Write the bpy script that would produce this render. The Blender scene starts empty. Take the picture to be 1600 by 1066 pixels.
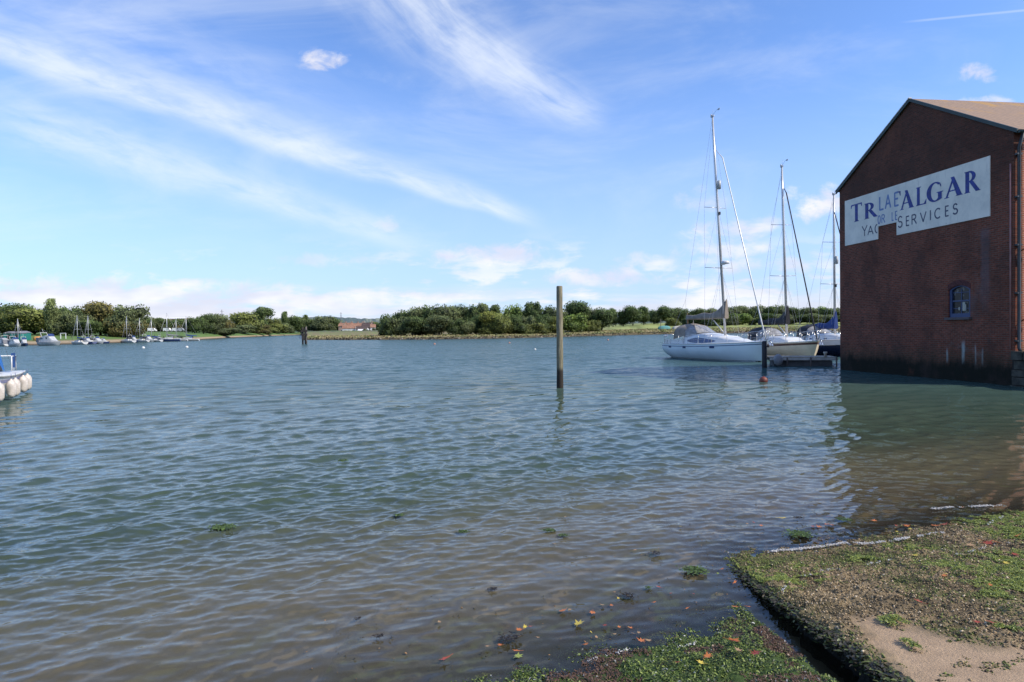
import bpy, bmesh, math, random
import numpy as np
from mathutils import Vector, Matrix
random.seed(7); rng = np.random.default_rng(7)
S = bpy.context.scene
COL = S.collection
PI = math.pi
# ------------------------------------------------------------------ camera
CAM_H = 2.2; PITCH = 0.0165; ROLL = 0.0129
cam = bpy.data.cameras.new('camera'); camo = bpy.data.objects.new('camera', cam); COL.objects.link(camo)
cam.sensor_width = 36; cam.lens = 22.5; cam.clip_end = 20000; cam.clip_start = 0.05
fwd = Vector((0, math.cos(PITCH), -math.sin(PITCH))); up0 = Vector((0, math.sin(PITCH), math.cos(PITCH))); r0 = Vector((1, 0, 0))
# the horizon falls to the left of the photo: the camera is rolled slightly
rgt = (r0*math.cos(ROLL) - up0*math.sin(ROLL)).normalized(); upv = (up0*math.cos(ROLL) + r0*math.sin(ROLL)).normalized()
camo.matrix_world = Matrix(((rgt.x, upv.x, -fwd.x, 0), (rgt.y, upv.y, -fwd.y, 0), (rgt.z, upv.z, -fwd.z, CAM_H), (0, 0, 0, 1)))
S.camera = camo
def ray(px, py): return fwd + rgt*((px-800)/1000) + upv*((533-py)/1000)
C0 = Vector((0, 0, CAM_H))
def G(px, py, z=0.0):
    d = ray(px, py); return C0 + d*((z-CAM_H)/d.z)
def at(px, py, Y):
    d = ray(px, py); return C0 + d*(Y/d.y)
def XofP(px, Y): return at(px, 515, Y).x
def ray_plane(px, py, p, n):
    d = ray(px, py); return C0 + d*((p-C0).dot(n)/d.dot(n))
# ------------------------------------------------------------------ noise
def _h(ix, iy, s):
    n = (ix.astype(np.int64)*374761393 + iy.astype(np.int64)*668265263 + s*1274126177) & 0xffffffff
    n = ((n ^ (n >> 13))*1274126177) & 0xffffffff
    return ((n ^ (n >> 16)) & 0xffff)/65535.0
def vn(x, y, s=0):
    x = np.asarray(x, float); y = np.asarray(y, float)
    ix = np.floor(x); iy = np.floor(y); fx = x-ix; fy = y-iy
    fx = fx*fx*(3-2*fx); fy = fy*fy*(3-2*fy)
    a = _h(ix, iy, s); b = _h(ix+1, iy, s); c = _h(ix, iy+1, s); d = _h(ix+1, iy+1, s)
    return (a*(1-fx)+b*fx)*(1-fy) + (c*(1-fx)+d*fx)*fy
def fbm(x, y, s=0, o=4):
    t = 0; a = .5; n = 0
    for i in range(o):
        t = t + a*vn(x*2**i, y*2**i, s+i*17); n += a; a *= .5
    return t/n
# ------------------------------------------------------------------ nodes
class E:
    def __init__(s, t, k): s.t = t; s.k = k
    def _m(s, op, *o):
        n = s.t.nodes.new('ShaderNodeMath'); n.operation = op
        for i, v in enumerate((s,)+o):
            if isinstance(v, E): s.t.links.new(v.k, n.inputs[i])
            else: n.inputs[i].default_value = v
        return E(s.t, n.outputs[0])
    def __add__(s, o): return s._m('ADD', o)
    __radd__ = __add__
    def __mul__(s, o): return s._m('MULTIPLY', o)
    __rmul__ = __mul__
    def __sub__(s, o): return s._m('SUBTRACT', o)
    def __rsub__(s, o): return (s*-1)+o
    def __truediv__(s, o): return s._m('DIVIDE', o)
    def __pow__(s, o): return s._m('POWER', o)
    def abs(s): return s._m('ABSOLUTE')
    def exp(s): return s._m('EXPONENT')
    def sin(s): return s._m('SINE')
    def max(s, o): return s._m('MAXIMUM', o)
    def min(s, o): return s._m('MINIMUM', o)
    def lt(s, o): return s._m('LESS_THAN', o)
    def gt(s, o): return s._m('GREATER_THAN', o)
    def clamp(s): return s.max(0.0).min(1.0)
    def ss(s, a, b):   # smoothstep a..b (a may be > b)
        n = s.t.nodes.new('ShaderNodeMapRange'); n.interpolation_type = 'SMOOTHSTEP'
        inv = a > b
        if inv: a, b = b, a
        s.t.links.new(s.k, n.inputs[0]); n.inputs[1].default_value = a; n.inputs[2].default_value = b
        n.inputs[3].default_value = 1.0 if inv else 0.0; n.inputs[4].default_value = 0.0 if inv else 1.0
        return E(s.t, n.outputs[0])
def nd(t, ty): return t.nodes.new(ty)
def sep(t, sock):
    n = nd(t, 'ShaderNodeSeparateXYZ'); t.links.new(sock, n.inputs[0]); return [E(t, o) for o in n.outputs]
def comb(t, *v):
    n = nd(t, 'ShaderNodeCombineXYZ')
    for i, x in enumerate(v):
        if isinstance(x, E): t.links.new(x.k, n.inputs[i])
        else: n.inputs[i].default_value = x
    return n.outputs[0]
def noise(t, vec, scale=1.0, detail=4, rough=.5, dist=0.0, col=False):
    n = nd(t, 'ShaderNodeTexNoise'); n.noise_dimensions = '3D'
    if vec is not None: t.links.new(vec, n.inputs['Vector'])
    n.inputs['Scale'].default_value = scale; n.inputs['Detail'].default_value = detail
    n.inputs['Roughness'].default_value = rough; n.inputs['Distortion'].default_value = dist
    return n.outputs['Color'] if col else E(t, n.outputs[0])
def cmix(t, f, a, b, mode='MIX'):
    n = nd(t, 'ShaderNodeMix'); n.data_type = 'RGBA'; n.blend_type = mode; n.clamp_factor = True
    for sk, v in ((n.inputs[0], f), (n.inputs[6], a), (n.inputs[7], b)):
        if isinstance(v, E): t.links.new(v.k, sk)
        elif isinstance(v, bpy.types.NodeSocket): t.links.new(v, sk)
        elif isinstance(v, (tuple, list)): sk.default_value = (*v[:3], 1)
        else: sk.default_value = v
    return n.outputs[2]
MATS = {}
def newmat(name):
    m = bpy.data.materials.new(name); m.use_nodes = True; t = m.node_tree
    b = t.nodes['Principled BSDF']; MATS[name] = m
    return m, t, b
def pbr(name, c, rough=.6, metal=0.0, var=.18, scale=3.0, bump=0.0, c2=None, spec=.5, emit=None):
    if name in MATS: return MATS[name]
    m, t, b = newmat(name)
    tc = nd(t, 'ShaderNodeTexCoord').outputs['Object']
    n = noise(t, tc, scale, 5, .6)
    c2 = c2 or tuple(x*(1-var*1.6) for x in c)
    cc = cmix(t, n.ss(.3, .7), c, c2)
    t.links.new(cc, b.inputs['Base Color'])
    b.inputs['Roughness'].default_value = rough; b.inputs['Metallic'].default_value = metal
    b.inputs['Specular IOR Level'].default_value = spec
    if bump:
        bn = nd(t, 'ShaderNodeBump'); bn.inputs['Strength'].default_value = bump; bn.inputs['Distance'].default_value = .02
        t.links.new(noise(t, tc, scale*5, 6, .65).k, bn.inputs['Height']); t.links.new(bn.outputs[0], b.inputs['Normal'])
    return m
def attrmat(name, rough=.8, trans=0.0, bump=0.0, nscale=4.0, nvar=.25, spec=.3, rnd=0.0):
    m, t, b = newmat(name)
    a = nd(t, 'ShaderNodeAttribute'); a.attribute_name = 'col'
    tc = nd(t, 'ShaderNodeTexCoord').outputs['Object']
    n = noise(t, tc, nscale, 6, .65)
    f = 1.0 - nvar + n*(2*nvar)
    if rnd:
        oi = nd(t, 'ShaderNodeObjectInfo'); f = f*(1-rnd + E(t, oi.outputs['Random'])*(2*rnd))
    g = comb(t, f, f, f)
    c = cmix(t, 1.0, a.outputs['Color'], g, 'MULTIPLY')
    if rnd:   # object colour tints each tree
        c = cmix(t, 1.0, c, oi.outputs['Color'], 'MULTIPLY')
    t.links.new(c, b.inputs['Base Color'])
    b.inputs['Roughness'].default_value = rough; b.inputs['Specular IOR Level'].default_value = spec
    if trans:
        tr = nd(t, 'ShaderNodeBsdfTranslucent'); t.links.new(c, tr.inputs[0])
        mx = nd(t, 'ShaderNodeMixShader'); mx.inputs[0].default_value = trans
        t.links.new(b.outputs[0], mx.inputs[1]); t.links.new(tr.outputs[0], mx.inputs[2])
        t.links.new(mx.outputs[0], t.nodes['Material Output'].inputs[0])
    if bump:
        bn = nd(t, 'ShaderNodeBump'); bn.inputs['Strength'].default_value = bump; bn.inputs['Distance'].default_value = .02
        t.links.new(noise(t, tc, nscale*6, 6, .7).k, bn.inputs['Height']); t.links.new(bn.outputs[0], b.inputs['Normal'])
    return m
# ------------------------------------------------------------------ objects
def tag(o, label=None, cat=None, group=None, kind=None):
    if label: o['label'] = label
    if cat: o['category'] = cat
    if group: o['group'] = group
    if kind: o['kind'] = kind
    return o
def empty(name, loc, rz=0.0, label=None, cat=None, group=None):
    o = bpy.data.objects.new(name, None); COL.objects.link(o); o.empty_display_size = .3
    o.location = loc; o.rotation_euler = (0, 0, rz); tag(o, label, cat, group); return o
def npmesh(name, V, F, mats, parent=None, smooth=False, col=None, loc=None):
    """V (n,3), F (m,k) constant k"""
    V = np.asarray(V, np.float32); F = np.asarray(F, np.int32); k = F.shape[1]
    me = bpy.data.meshes.new(name)
    me.vertices.add(len(V)); me.vertices.foreach_set('co', V.ravel())
    me.loops.add(F.size); me.loops.foreach_set('vertex_index', F.ravel())
    me.polygons.add(len(F)); me.polygons.foreach_set('loop_start', np.arange(0, F.size, k, dtype=np.int32))
    me.polygons.foreach_set('loop_total', np.full(len(F), k, np.int32))
    if smooth: me.polygons.foreach_set('use_smooth', np.ones(len(F), bool))
    for m in (mats if isinstance(mats, list) else [mats]): me.materials.append(m)
    if col is not None:
        ca = me.color_attributes.new('col', 'FLOAT_COLOR', 'POINT')
        c4 = np.ones((len(V), 4), np.float32); c4[:, :3] = col; ca.data.foreach_set('color', c4.ravel())
    me.update(); me.validate()
    o = bpy.data.objects.new(name, me); COL.objects.link(o)
    if parent: o.parent = parent
    if loc is not None: o.location = loc
    return o
def gridfaces(nr, nc, closed=False):
    r = np.arange(nr-1)[:, None]; c = np.arange(nc if closed else nc-1)[None, :]
    a = r*nc + c; b = r*nc + (c+1) % nc
    return np.stack([a, b, b+nc, a+nc], -1).reshape(-1, 4)
class MB:
    def __init__(s): s.v = []; s.f = []; s.m = []; s.sm = []
    def add(s, V, F, mi=0, sm=False):
        o = len(s.v); s.v += [tuple(x) for x in V]
        for f in F: s.f.append([i+o for i in f]); s.m.append(mi); s.sm.append(sm)
        return s
    def box(s, c, d, mi=0, rz=0.0, ry=0.0):
        V = []
        M = Matrix.Rotation(rz, 3, 'Z') @ Matrix.Rotation(ry, 3, 'Y')
        for i in (-.5, .5):
            for j in (-.5, .5):
                for k in (-.5, .5): V.append(Vector(c) + M @ Vector((i*d[0], j*d[1], k*d[2])))
        return s.add(V, [(0, 1, 3, 2), (4, 6, 7, 5), (0, 4, 5, 1), (2, 3, 7, 6), (0, 2, 6, 4), (1, 5, 7, 3)], mi)
    def tube(s, P, R, n=8, mi=0, cap=True, sy=1.0):
        P = [Vector(p) for p in P]
        if not hasattr(R, '__len__'): R = [R]*len(P)
        V = []; F = []
        for i, p in enumerate(P):
            d = (P[min(i+1, len(P)-1)] - P[max(i-1, 0)]).normalized()
            a = Vector((0, 0, 1)) if abs(d.z) < .9 else Vector((1, 0, 0))
            x = d.cross(a).normalized(); y = d.cross(x).normalized()
            for k in range(n):
                t = 2*PI*k/n; V.append(p + x*(math.cos(t)*R[i]) + y*(math.sin(t)*R[i]*sy))
        for i in range(len(P)-1):
            for k in range(n): F.append((i*n+k, i*n+(k+1) % n, (i+1)*n+(k+1) % n, (i+1)*n+k))
        s.add(V, F, mi, True)
        if cap:
            o = len(s.v)-len(V)
            s.f.append([o+k for k in range(n)][::-1]); s.m.append(mi); s.sm.append(False)
            s.f.append([o+(len(P)-1)*n+k for k in range(n)]); s.m.append(mi); s.sm.append(False)
        return s
    def lathe(s, prof, c=(0, 0, 0), n=16, mi=0):
        V = []; F = []
        for r, z in prof:
            for k in range(n): V.append((c[0]+r*math.cos(2*PI*k/n), c[1]+r*math.sin(2*PI*k/n), c[2]+z))
        for i in range(len(prof)-1):
            for k in range(n): F.append((i*n+k, i*n+(k+1) % n, (i+1)*n+(k+1) % n, (i+1)*n+k))
        s.add(V, F, mi, True)
        o = len(s.v)-len(V)
        s.f.append([o+k for k in range(n)][::-1]); s.m.append(mi); s.sm.append(False)
        s.f.append([o+(len(prof)-1)*n+k for k in range(n)]); s.m.append(mi); s.sm.append(False)
        return s
    def loft(s, rows, mi=0, closed=False, sm=True, caps=False):
        n = len(rows[0]); V = [p for r in rows for p in r]; F = []
        for i in range(len(rows)-1):
            for k in range(n if closed else n-1): F.append((i*n+k, i*n+(k+1) % n, (i+1)*n+(k+1) % n, (i+1)*n+k))
        s.add(V, F, mi, sm)
        if caps:
            o = len(s.v)-len(V)
            s.f.append([o+k for k in range(n)][::-1]); s.m.append(mi); s.sm.append(False)
            s.f.append([o+(len(rows)-1)*n+k for k in range(n)]); s.m.append(mi); s.sm.append(False)
        return s
    def prism(s, poly, h0, h1, ax='y', mi=0):
        """poly 2-D; extruded along ax"""
        def P(a, b, h): return {'y': (a, h, b), 'z': (a, b, h), 'x': (h, a, b)}[ax]
        n = len(poly); V = [P(a, b, h0) for a, b in poly] + [P(a, b, h1) for a, b in poly]
        F = [list(range(n)), list(range(2*n-1, n-1, -1))] + [(i, (i+1) % n, n+(i+1) % n, n+i)[::-1] for i in range(n)]
        return s.add(V, F, mi)
    def build(s, name, mats, parent=None, loc=None, recalc=True, label=None):
        me = bpy.data.meshes.new(name); me.from_pydata(s.v, [], s.f)
        for m in (mats if isinstance(mats, (list, tuple)) else [mats]): me.materials.append(m)
        for p, mi, sm in zip(me.polygons, s.m, s.sm): p.material_index = mi; p.use_smooth = sm
        if recalc:
            bm = bmesh.new(); bm.from_mesh(me); bmesh.ops.recalc_face_normals(bm, faces=bm.faces); bm.to_mesh(me); bm.free()
        o = bpy.data.objects.new(name, me); COL.objects.link(o)
        if parent: o.parent = parent
        if loc is not None: o.location = loc
        if label: o['label'] = label
        return o
KIDS = {}
def children(o): return [c for c in COL.objects if c.parent is o]
def copy_tree(o, parent=None, kids=None):
    c = o.copy(); COL.objects.link(c)
    if parent: c.parent = parent
    for ch in (kids or children)(o): copy_tree(ch, c, kids)
    return c
# ================================================================== world, sun
SUN_AZ = Vector((.93, -.36)).normalized(); SUN_EL = math.radians(40)
w = bpy.data.worlds.new('World'); S.world = w; w.use_nodes = True; t = w.node_tree
bg = t.nodes['Background']; bg.inputs[1].default_value = SKY_STR = 0.115
sky = nd(t, 'ShaderNodeTexSky'); sky.sky_type = 'NISHITA'; sky.sun_disc = False
sky.sun_elevation = SUN_EL; sky.sun_rotation = math.atan2(SUN_AZ.x, SUN_AZ.y)
sky.air_density = 1.0; sky.dust_density = .6; sky.ozone_density = 2.0
gen = nd(t, 'ShaderNodeTexCoord').outputs['Generated']
X, Y, Z = sep(t, gen)
Ya = Y.abs().max(.04)
A = X/Ya; B = Z.max(0.0)/Ya
# colour of the clear sky graded with height
sc = cmix(t, 1.0, sky.outputs[0], (1.26, 1.56, 2.10), 'MULTIPLY')
hz = B.ss(.46, .0)
sc = cmix(t, hz*.66, sc, (4.7, 6.2, 9.1))
V1 = comb(t, A, B, 0.0)
wob = noise(t, V1, 3.0, 3, .5)
def streak(a0, b0, a1, b1, w0, w1, f0=.06, f1=.12, strength=1.0, nscale=9.0, curve=0.0, asym=.5):
    L = math.hypot(a1-a0, b1-b0); c, s_ = (a1-a0)/L, (b1-b0)/L
    al = (A-a0)*c + (B-b0)*s_; ac = (B-b0)*c - (A-a0)*s_
    u = al*(1/L)
    ac = ac + (u*(u-1.0))*curve + (wob-.5)*.06
    wd = u*(w1-w0) + w0
    q = ac/wd.max(.005)
    mask = q.ss(-1.0*asym, .0)*q.ss(1.0, .0)
    fib = noise(t, comb(t, al*1.5, ac*5.5, 3.0), nscale, 5, .6, .3)
    return mask * u.ss(-f0, f0) * u.ss(1.0+f1*.3, 1.0-f1) * fib.ss(.12, .78) * strength
pufn = noise(t, comb(t, A*1.0, B*1.6, 3.0), 19.0, 8, .62, .3)
def puff(a, b, ra, rb, strength=1.0, sc_=22.0, seed=0.0):
    d = (((A-a)*(1/ra))**2.0 + ((B-b)*(1/rb))**2.0)
    return (1.0-d*.9 + (pufn-.5)*4.4).ss(.1, 1.45)*strength*d.ss(2.2, .3)
cir = streak(-1.0, .515, .045, .160, .085, .032, .02, .08, 1.0, 6, .02)
for a in (streak(-.78, .33, -.10, .125, .075, .03, .1, .2, .75, 6, .05, .9),
          streak(-.22, .60, .155, .325, .13, .045, .02, .12, .85, 6, -.12, 1.1),
          streak(-1.0, .56, -.15, .28, .20, .12, .1, .4, .38, 5, 0, 1.0)):
    cir = cir + a - cir*a
con = (B - .4705 - (A-.62)*.085).abs().ss(.0028, .0005)*A.ss(.60, .66)*.3
veil = noise(t, comb(t, A*1.0+B*1.2, B*3.2-A*.5, 1.0), 2.2, 7, .62, .5).ss(.40, .78)*.36*B.ss(.05, .2)
cir = (cir + con + veil).clamp()
# low cumulus band
cn = noise(t, comb(t, A*1.0, B*3.4, 2.0), 8.0, 6, .58, .1)
cov = noise(t, comb(t, A*.6, B*1.5, 9.0), 3.0, 2, .5)
band = B.ss(.0, .03)*B.ss(.17, .05)
leftb = B.ss(.085, .06)*A.ss(-.2, -.45)
cum = (cn + (cov-.5)*.35 + leftb*.18).ss(.50, .64)*band*.9
low = noise(t, comb(t, A*.8, B*7.0, 5.0), 6.0, 5, .55).ss(.38, .60)*B.ss(.085, .03)*.8
cum = (cum + low - cum*low)
P = [(-.288, .427, .040, .022, .95), (.73, .388, .036, .018, .95), (.475, .192, .060, .034, 1.0), (.745, .345, .05, .012, .7),
     (-.02, .118, .12, .024, .9), (-.195, .170, .026, .016, .6), (.34, .150, .07, .022, .85), (.33, .122, .09, .018, .8), (.30, .20, .05, .022, .5), (.15, .082, .13, .018, .9), (.20, .108, .05, .014, .6), (.40, .095, .10, .016, .8), (.40, .165, .035, .016, .6),
     (-.70, .072, .16, .026, .8), (-.45, .068, .18, .022, .75), (-.28, .115, .09, .014, .45), (-.25, .05, .2, .015, .8)]
for p in P:
    q = puff(*p); cum = cum + q - cum*q
shade = noise(t, comb(t, A, B*3.0+.05, 2.0), 8.0, 3, .5)
ccol = cmix(t, shade.ss(.35, .7), (6.9, 7.0, 8.1), (9.2, 9.05, 9.3))
c = cmix(t, cir*.72, sc, (8.4, 8.9, 9.6))
c = cmix(t, cum.clamp()*.92, c, ccol)
t.links.new(c, bg.inputs[0])
sl = bpy.data.lights.new('sun', 'SUN'); sl.energy = 5.0; sl.angle = math.radians(.55); sl.color = (1, .91, .77)
so = bpy.data.objects.new('sun', sl); COL.objects.link(so)
sd = Vector((SUN_AZ.x*math.cos(SUN_EL), SUN_AZ.y*math.cos(SUN_EL), math.sin(SUN_EL)))
so.rotation_euler = (-sd).to_track_quat('-Z', 'Y').to_euler(); so.location = sd*50
S.view_settings.view_transform = 'Standard'; S.view_settings.look = 'None'; S.view_settings.exposure = 0
S.cycles.max_bounces = 8; S.cycles.transparent_max_bounces = 12; S.cycles.caustics_reflective = False; S.cycles.caustics_refractive = False
S.cycles.sample_clamp_indirect = 6; S.cycles.blur_glossy = .3
# ================================================================== foreground frame of reference
P0 = G(1131, 872); P1 = G(1600, 797)
ud = (P1-P0).normalized(); un = Vector((ud.y, -ud.x, 0))            # un points up the slip
UPS = .105
def zu(x, y): return ((x-P0.x)*un.x + (y-P0.y)*un.y)*UPS
pn = Vector((-un.x*UPS, -un.y*UPS, 1)).normalized()
def GU(px, py): return ray_plane(px, py, P0, pn)
L0 = G(860, 1066); L1 = G(1150, 965)
ld = (L1-L0).normalized(); ln = Vector((ld.y, -ld.x, 0))
LOS = .10
def DL(x, y): return -((x-L0.x)*ln.x + (y-L0.y)*ln.y)               # distance out from the lower waterline
EB = GU(1420, 1066)                                                  # ledge edge at the bottom of the frame
def edge_x(y): return P0.x + (EB.x-P0.x)*(P0.y-y)/(P0.y-EB.y)
# ------------------------------------------------------------------ water
def water():
    R = []; r = 1.2
    while r < 8000:
        R.append(r)
        if r < 2.6: r += .12
        elif r < 90: r += min(max(.02, r*r/3000), 1.4)
        else: r *= 1.12
    R = np.array(R)
    th = np.concatenate([np.linspace(-PI, -.83, 40, endpoint=False), np.linspace(-.83, .76, 760), np.linspace(.76, PI, 40)[1:-1]])
    rr, tt = np.meshgrid(R, th, indexing='ij')
    x = rr*np.sin(tt); y = rr*np.cos(tt)
    dr = np.gradient(R)[:, None]*np.ones_like(x); dx = rr*np.gradient(th)[None, :]
    sp = np.maximum(dr, dx*.6)
    D = DL(x, y)
    D2 = -((x-P0.x)*un.x + (y-P0.y)*un.y); D = np.where(x > P0.x, np.minimum(D+0*D, np.maximum(D2, 0)+.2), D)
    shore = np.clip(.12 + np.maximum(D, 0)/5.0, 0, 1)
    rr2 = np.random.default_rng(3)
    z = np.zeros_like(x); sx = np.zeros_like(x); sy = np.zeros_like(x)
    n = 72; base = math.atan2(un.y, un.x)
    lam = np.exp(np.linspace(math.log(.085), math.log(1.5), n))
    gust = .65 + .7*fbm(x*.12, y*.12, 5, 3)
    for i in range(n):
        la = lam[i]; k = 2*PI/la
        spread = .30 if la > .8 else .55
        a = base + rr2.normal(0, spread)
        if i % 7 == 3: a += rr2.choice([-1, 1])*.8
        sl = (.015 if la > .7 else (.026 if la > .25 else .034))
        amp = sl/k
        wgt = np.clip((la/sp - 2.0)/2.5, 0, 1)
        s2 = shore if la > .5 else shore**.6*np.ones_like(shore)
        ph = k*(x*math.cos(a)+y*math.sin(a)) + rr2.uniform(0, 2*PI)
        # group modulation so that crests are short
        A_ = amp*wgt*s2*gust*(.4+1.2*vn(x*.8/la*.35+i*3.1, y*.8/la*.35-i*1.7, 90+i))
        z += A_*np.cos(ph); sx -= math.cos(a)*A_*np.sin(ph)*.75; sy -= math.sin(a)*A_*np.sin(ph)*.75
    V = np.stack([x+sx, y+sy, z], -1).reshape(-1, 3)
    F = gridfaces(len(R), len(th), closed=True)
    return V, F
m, t, b = newmat('water'); t.nodes.remove(b)
geo = nd(t, 'ShaderNodeNewGeometry'); pos = geo.outputs['Position']; px_, py_, pz_ = sep(t, pos)
dist = (px_*px_ + py_*py_)**.5
Dn = ((px_-L0.x)*ln.x + (py_-L0.y)*ln.y)*-1.0
D2 = ((px_-P0.x)*un.x + (py_-P0.y)*un.y)*-1.0
isr = px_.ss(P0.x-.6, P0.x+.3)
Ds = Dn.max(0.0)*(1.0-isr) + D2.max(0.0)*isr*1.1
bn = noise(t, comb(t, px_*.35, py_*.6, 0.0), 1.0, 4, .55)
Dsn = Ds + (bn-.5)*1.6
c_far = (.054, .104, .102); c_mid = (.056, .080, .048); c_near = (.19, .158, .088)
cc = cmix(t, dist.ss(12, 42), c_mid, c_far)
cc = cmix(t, Dsn.ss(5.4, .8), cc, c_near)
streaks = noise(t, comb(t, px_*.05, py_*.25, 4.0), 1.0, 4, .6)
cc = cmix(t, streaks.ss(.35, .7)*.35, cc, cmix(t, 1.0, cc, (.62, .66, .72), 'MULTIPLY'))
# micro slopes
def slope(vec, sc_, det):
    n = noise(t, vec, sc_, det, .55, 0.0, True); q = nd(t, 'ShaderNodeVectorMath'); q.operation = 'SUBTRACT'
    t.links.new(n, q.inputs[0]); q.inputs[1].default_value = (.5, .5, .5); return q.outputs[0]
def vmul(v, f):
    q = nd(t, 'ShaderNodeVectorMath'); q.operation = 'MULTIPLY'; t.links.new(v, q.inputs[0])
    if isinstance(f, tuple): q.inputs[1].default_value = f
    else: t.links.new(f, q.inputs[1])
    return q.outputs[0]
def vadd(a, b_):
    q = nd(t, 'ShaderNodeVectorMath'); q.operation = 'ADD'; t.links.new(a, q.inputs[0]); t.links.new(b_, q.inputs[1]); return q.outputs[0]
amp = dist.ss(12, 50)*.85 + .06
amp = amp*(.75 + noise(t, comb(t, px_*.03, py_*.12, 7.0), 1.0, 4, .6)*.6)
s1 = slope(comb(t, px_*1.1, py_*2.4, 0.0), 1.0, 3)
s2 = slope(comb(t, px_*.22, py_*.75, 3.0), 1.0, 2)
s3 = slope(comb(t, px_*14.0, py_*26.0, 3.0), 1.0, 2)
sv = vadd(vmul(s1, comb(t, amp*.8, amp*1.5, 0.0)), vmul(s2, comb(t, amp*.35, amp*.9, 0.0)))
m3 = Ds.ss(.3, 3.0)*.24*dist.ss(40, 6)
sv = vadd(sv, vmul(s3, comb(t, m3*.6, m3, 0.0)))
# facets tilted away from the viewer hide behind those tilted towards: keep the visible ones
dn = nd(t, 'ShaderNodeVectorMath'); dn.operation = 'DOT_PRODUCT'; t.links.new(sv, dn.inputs[0]); t.links.new(geo.outputs['Incoming'], dn.inputs[1])
sg_ = E(t, dn.outputs['Value']).ss(-.03, .03)*1.75 - .75
sg_ = sg_*dist.ss(12, 35) + dist.ss(35, 12)
sv = vmul(sv, comb(t, sg_, sg_, 0.0))
nn = vadd(geo.outputs['Normal'], sv)
q = nd(t, 'ShaderNodeVectorMath'); q.operation = 'NORMALIZE'; t.links.new(nn, q.inputs[0]); nn = q.outputs[0]
fr = nd(t, 'ShaderNodeFresnel'); fr.inputs[0].default_value = 1.34; t.links.new(nn, fr.inputs['Normal'])
gl = nd(t, 'ShaderNodeBsdfGlossy'); gl.inputs['Roughness'].default_value = .05; t.links.new(nn, gl.inputs['Normal'])
gl.inputs['Color'].default_value = (.93, .95, .97, 1)
df = nd(t, 'ShaderNodeBsdfDiffuse'); t.links.new(cc, df.inputs[0])
tr = nd(t, 'ShaderNodeBsdfTransparent'); tr.inputs[0].default_value = (.86, .84, .76, 1)
T = (Ds*-.36).exp()*.93
mx = nd(t, 'ShaderNodeMixShader'); t.links.new(T.k, mx.inputs[0]); t.links.new(df.outputs[0], mx.inputs[1]); t.links.new(tr.outputs[0], mx.inputs[2])
mx2 = nd(t, 'ShaderNodeMixShader'); t.links.new((E(t, fr.outputs[0])*(1.0 - dist.ss(8, 28)*.5)).clamp().k, mx2.inputs[0]); t.links.new(mx.outputs[0], mx2.inputs[1]); t.links.new(gl.outputs[0], mx2.inputs[2])
t.links.new(mx2.outputs[0], t.nodes['Material Output'].inputs[0])
V, F = water()
tag(npmesh('water', V, F, m, smooth=True), 'rippled teal green estuary water turning brown in the shallows', 'water', kind='structure')
# ------------------------------------------------------------------ river bed and lower slip
def bed():
    R = np.concatenate([np.linspace(0, 12, 150), np.geomspace(12.3, 9000, 60)]); th = np.linspace(-PI, PI, 240, endpoint=False)
    rr, tt = np.meshgrid(R, th, indexing='ij'); x = rr*np.sin(tt); y = rr*np.cos(tt)
    D = DL(x, y)
    z = np.clip(-LOS*D, -2.5, .9) - .04 + (fbm(x*2, y*2, 3)-.5)*.06
    z = np.where((x > edge_x(y)-.27) & (y < 9), np.minimum(z, -.12), z)
    n = fbm(x*1.5, y*1.5, 8, 4)
    g = np.clip((n-.47)*8, 0, 1)*np.clip(1.9-D/2.2, 0, 1)
    base = np.array([.31, .25, .15]); gr = np.array([.07, .12, .022]); dk = np.array([.05, .04, .03])
    col = base[None, None]*(1-g[..., None]) + gr*g[..., None]
    k = np.clip((fbm(x*3+9, y*3, 31, 4)-.6)*8, 0, 1)[..., None]; col = col*(1-k)+dk*k
    return np.stack([x, y, z], -1).reshape(-1, 3), gridfaces(len(R), 240, True), col.reshape(-1, 3)
V, F, c = bed()
tag(npmesh('river_bed', V, F, attrmat('bed', .9, nscale=6, nvar=.4, bump=.4), smooth=True, col=c), 'brown silty river bed with green weed', 'river bed', kind='structure')
def scatter(n, fn, seed):
    r = np.random.default_rng(seed); return fn(r, n)
def stones(name, P, size, col, mat, flat=.6, seed=1, zoff=0.0, **kw):
    r = np.random.default_rng(seed); n = len(P)
    base = np.array([(1, 0, 0), (0, 1, 0), (-1, 0, 0), (0, -1, 0), (0, 0, 1), (0, 0, -1)], float)
    F0 = np.array([(0, 1, 4), (1, 2, 4), (2, 3, 4), (3, 0, 4), (1, 0, 5), (2, 1, 5), (3, 2, 5), (0, 3, 5)])
    j = base[None]*(.6+.8*r.random((n, 6, 1))) + r.normal(0, .15, (n, 6, 3))
    a = r.random(n)*2*PI; ca, sa = np.cos(a)[:, None], np.sin(a)[:, None]
    x = j[..., 0]*ca - j[..., 1]*sa; y = j[..., 0]*sa + j[..., 1]*ca
    tl = r.normal(0, .35, (n, 1)); z = j[..., 2]*flat + x*tl
    V = np.stack([x, y, z], -1)*np.asarray(size).reshape(-1, 1, 1) + P[:, None, :]
    V[..., 2] += zoff
    F = F0[None] + (np.arange(n)*6)[:, None, None]
    return npmesh(name, V.reshape(-1, 3), F.reshape(-1, 3), mat, col=np.repeat(col, 6, 0))
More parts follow.
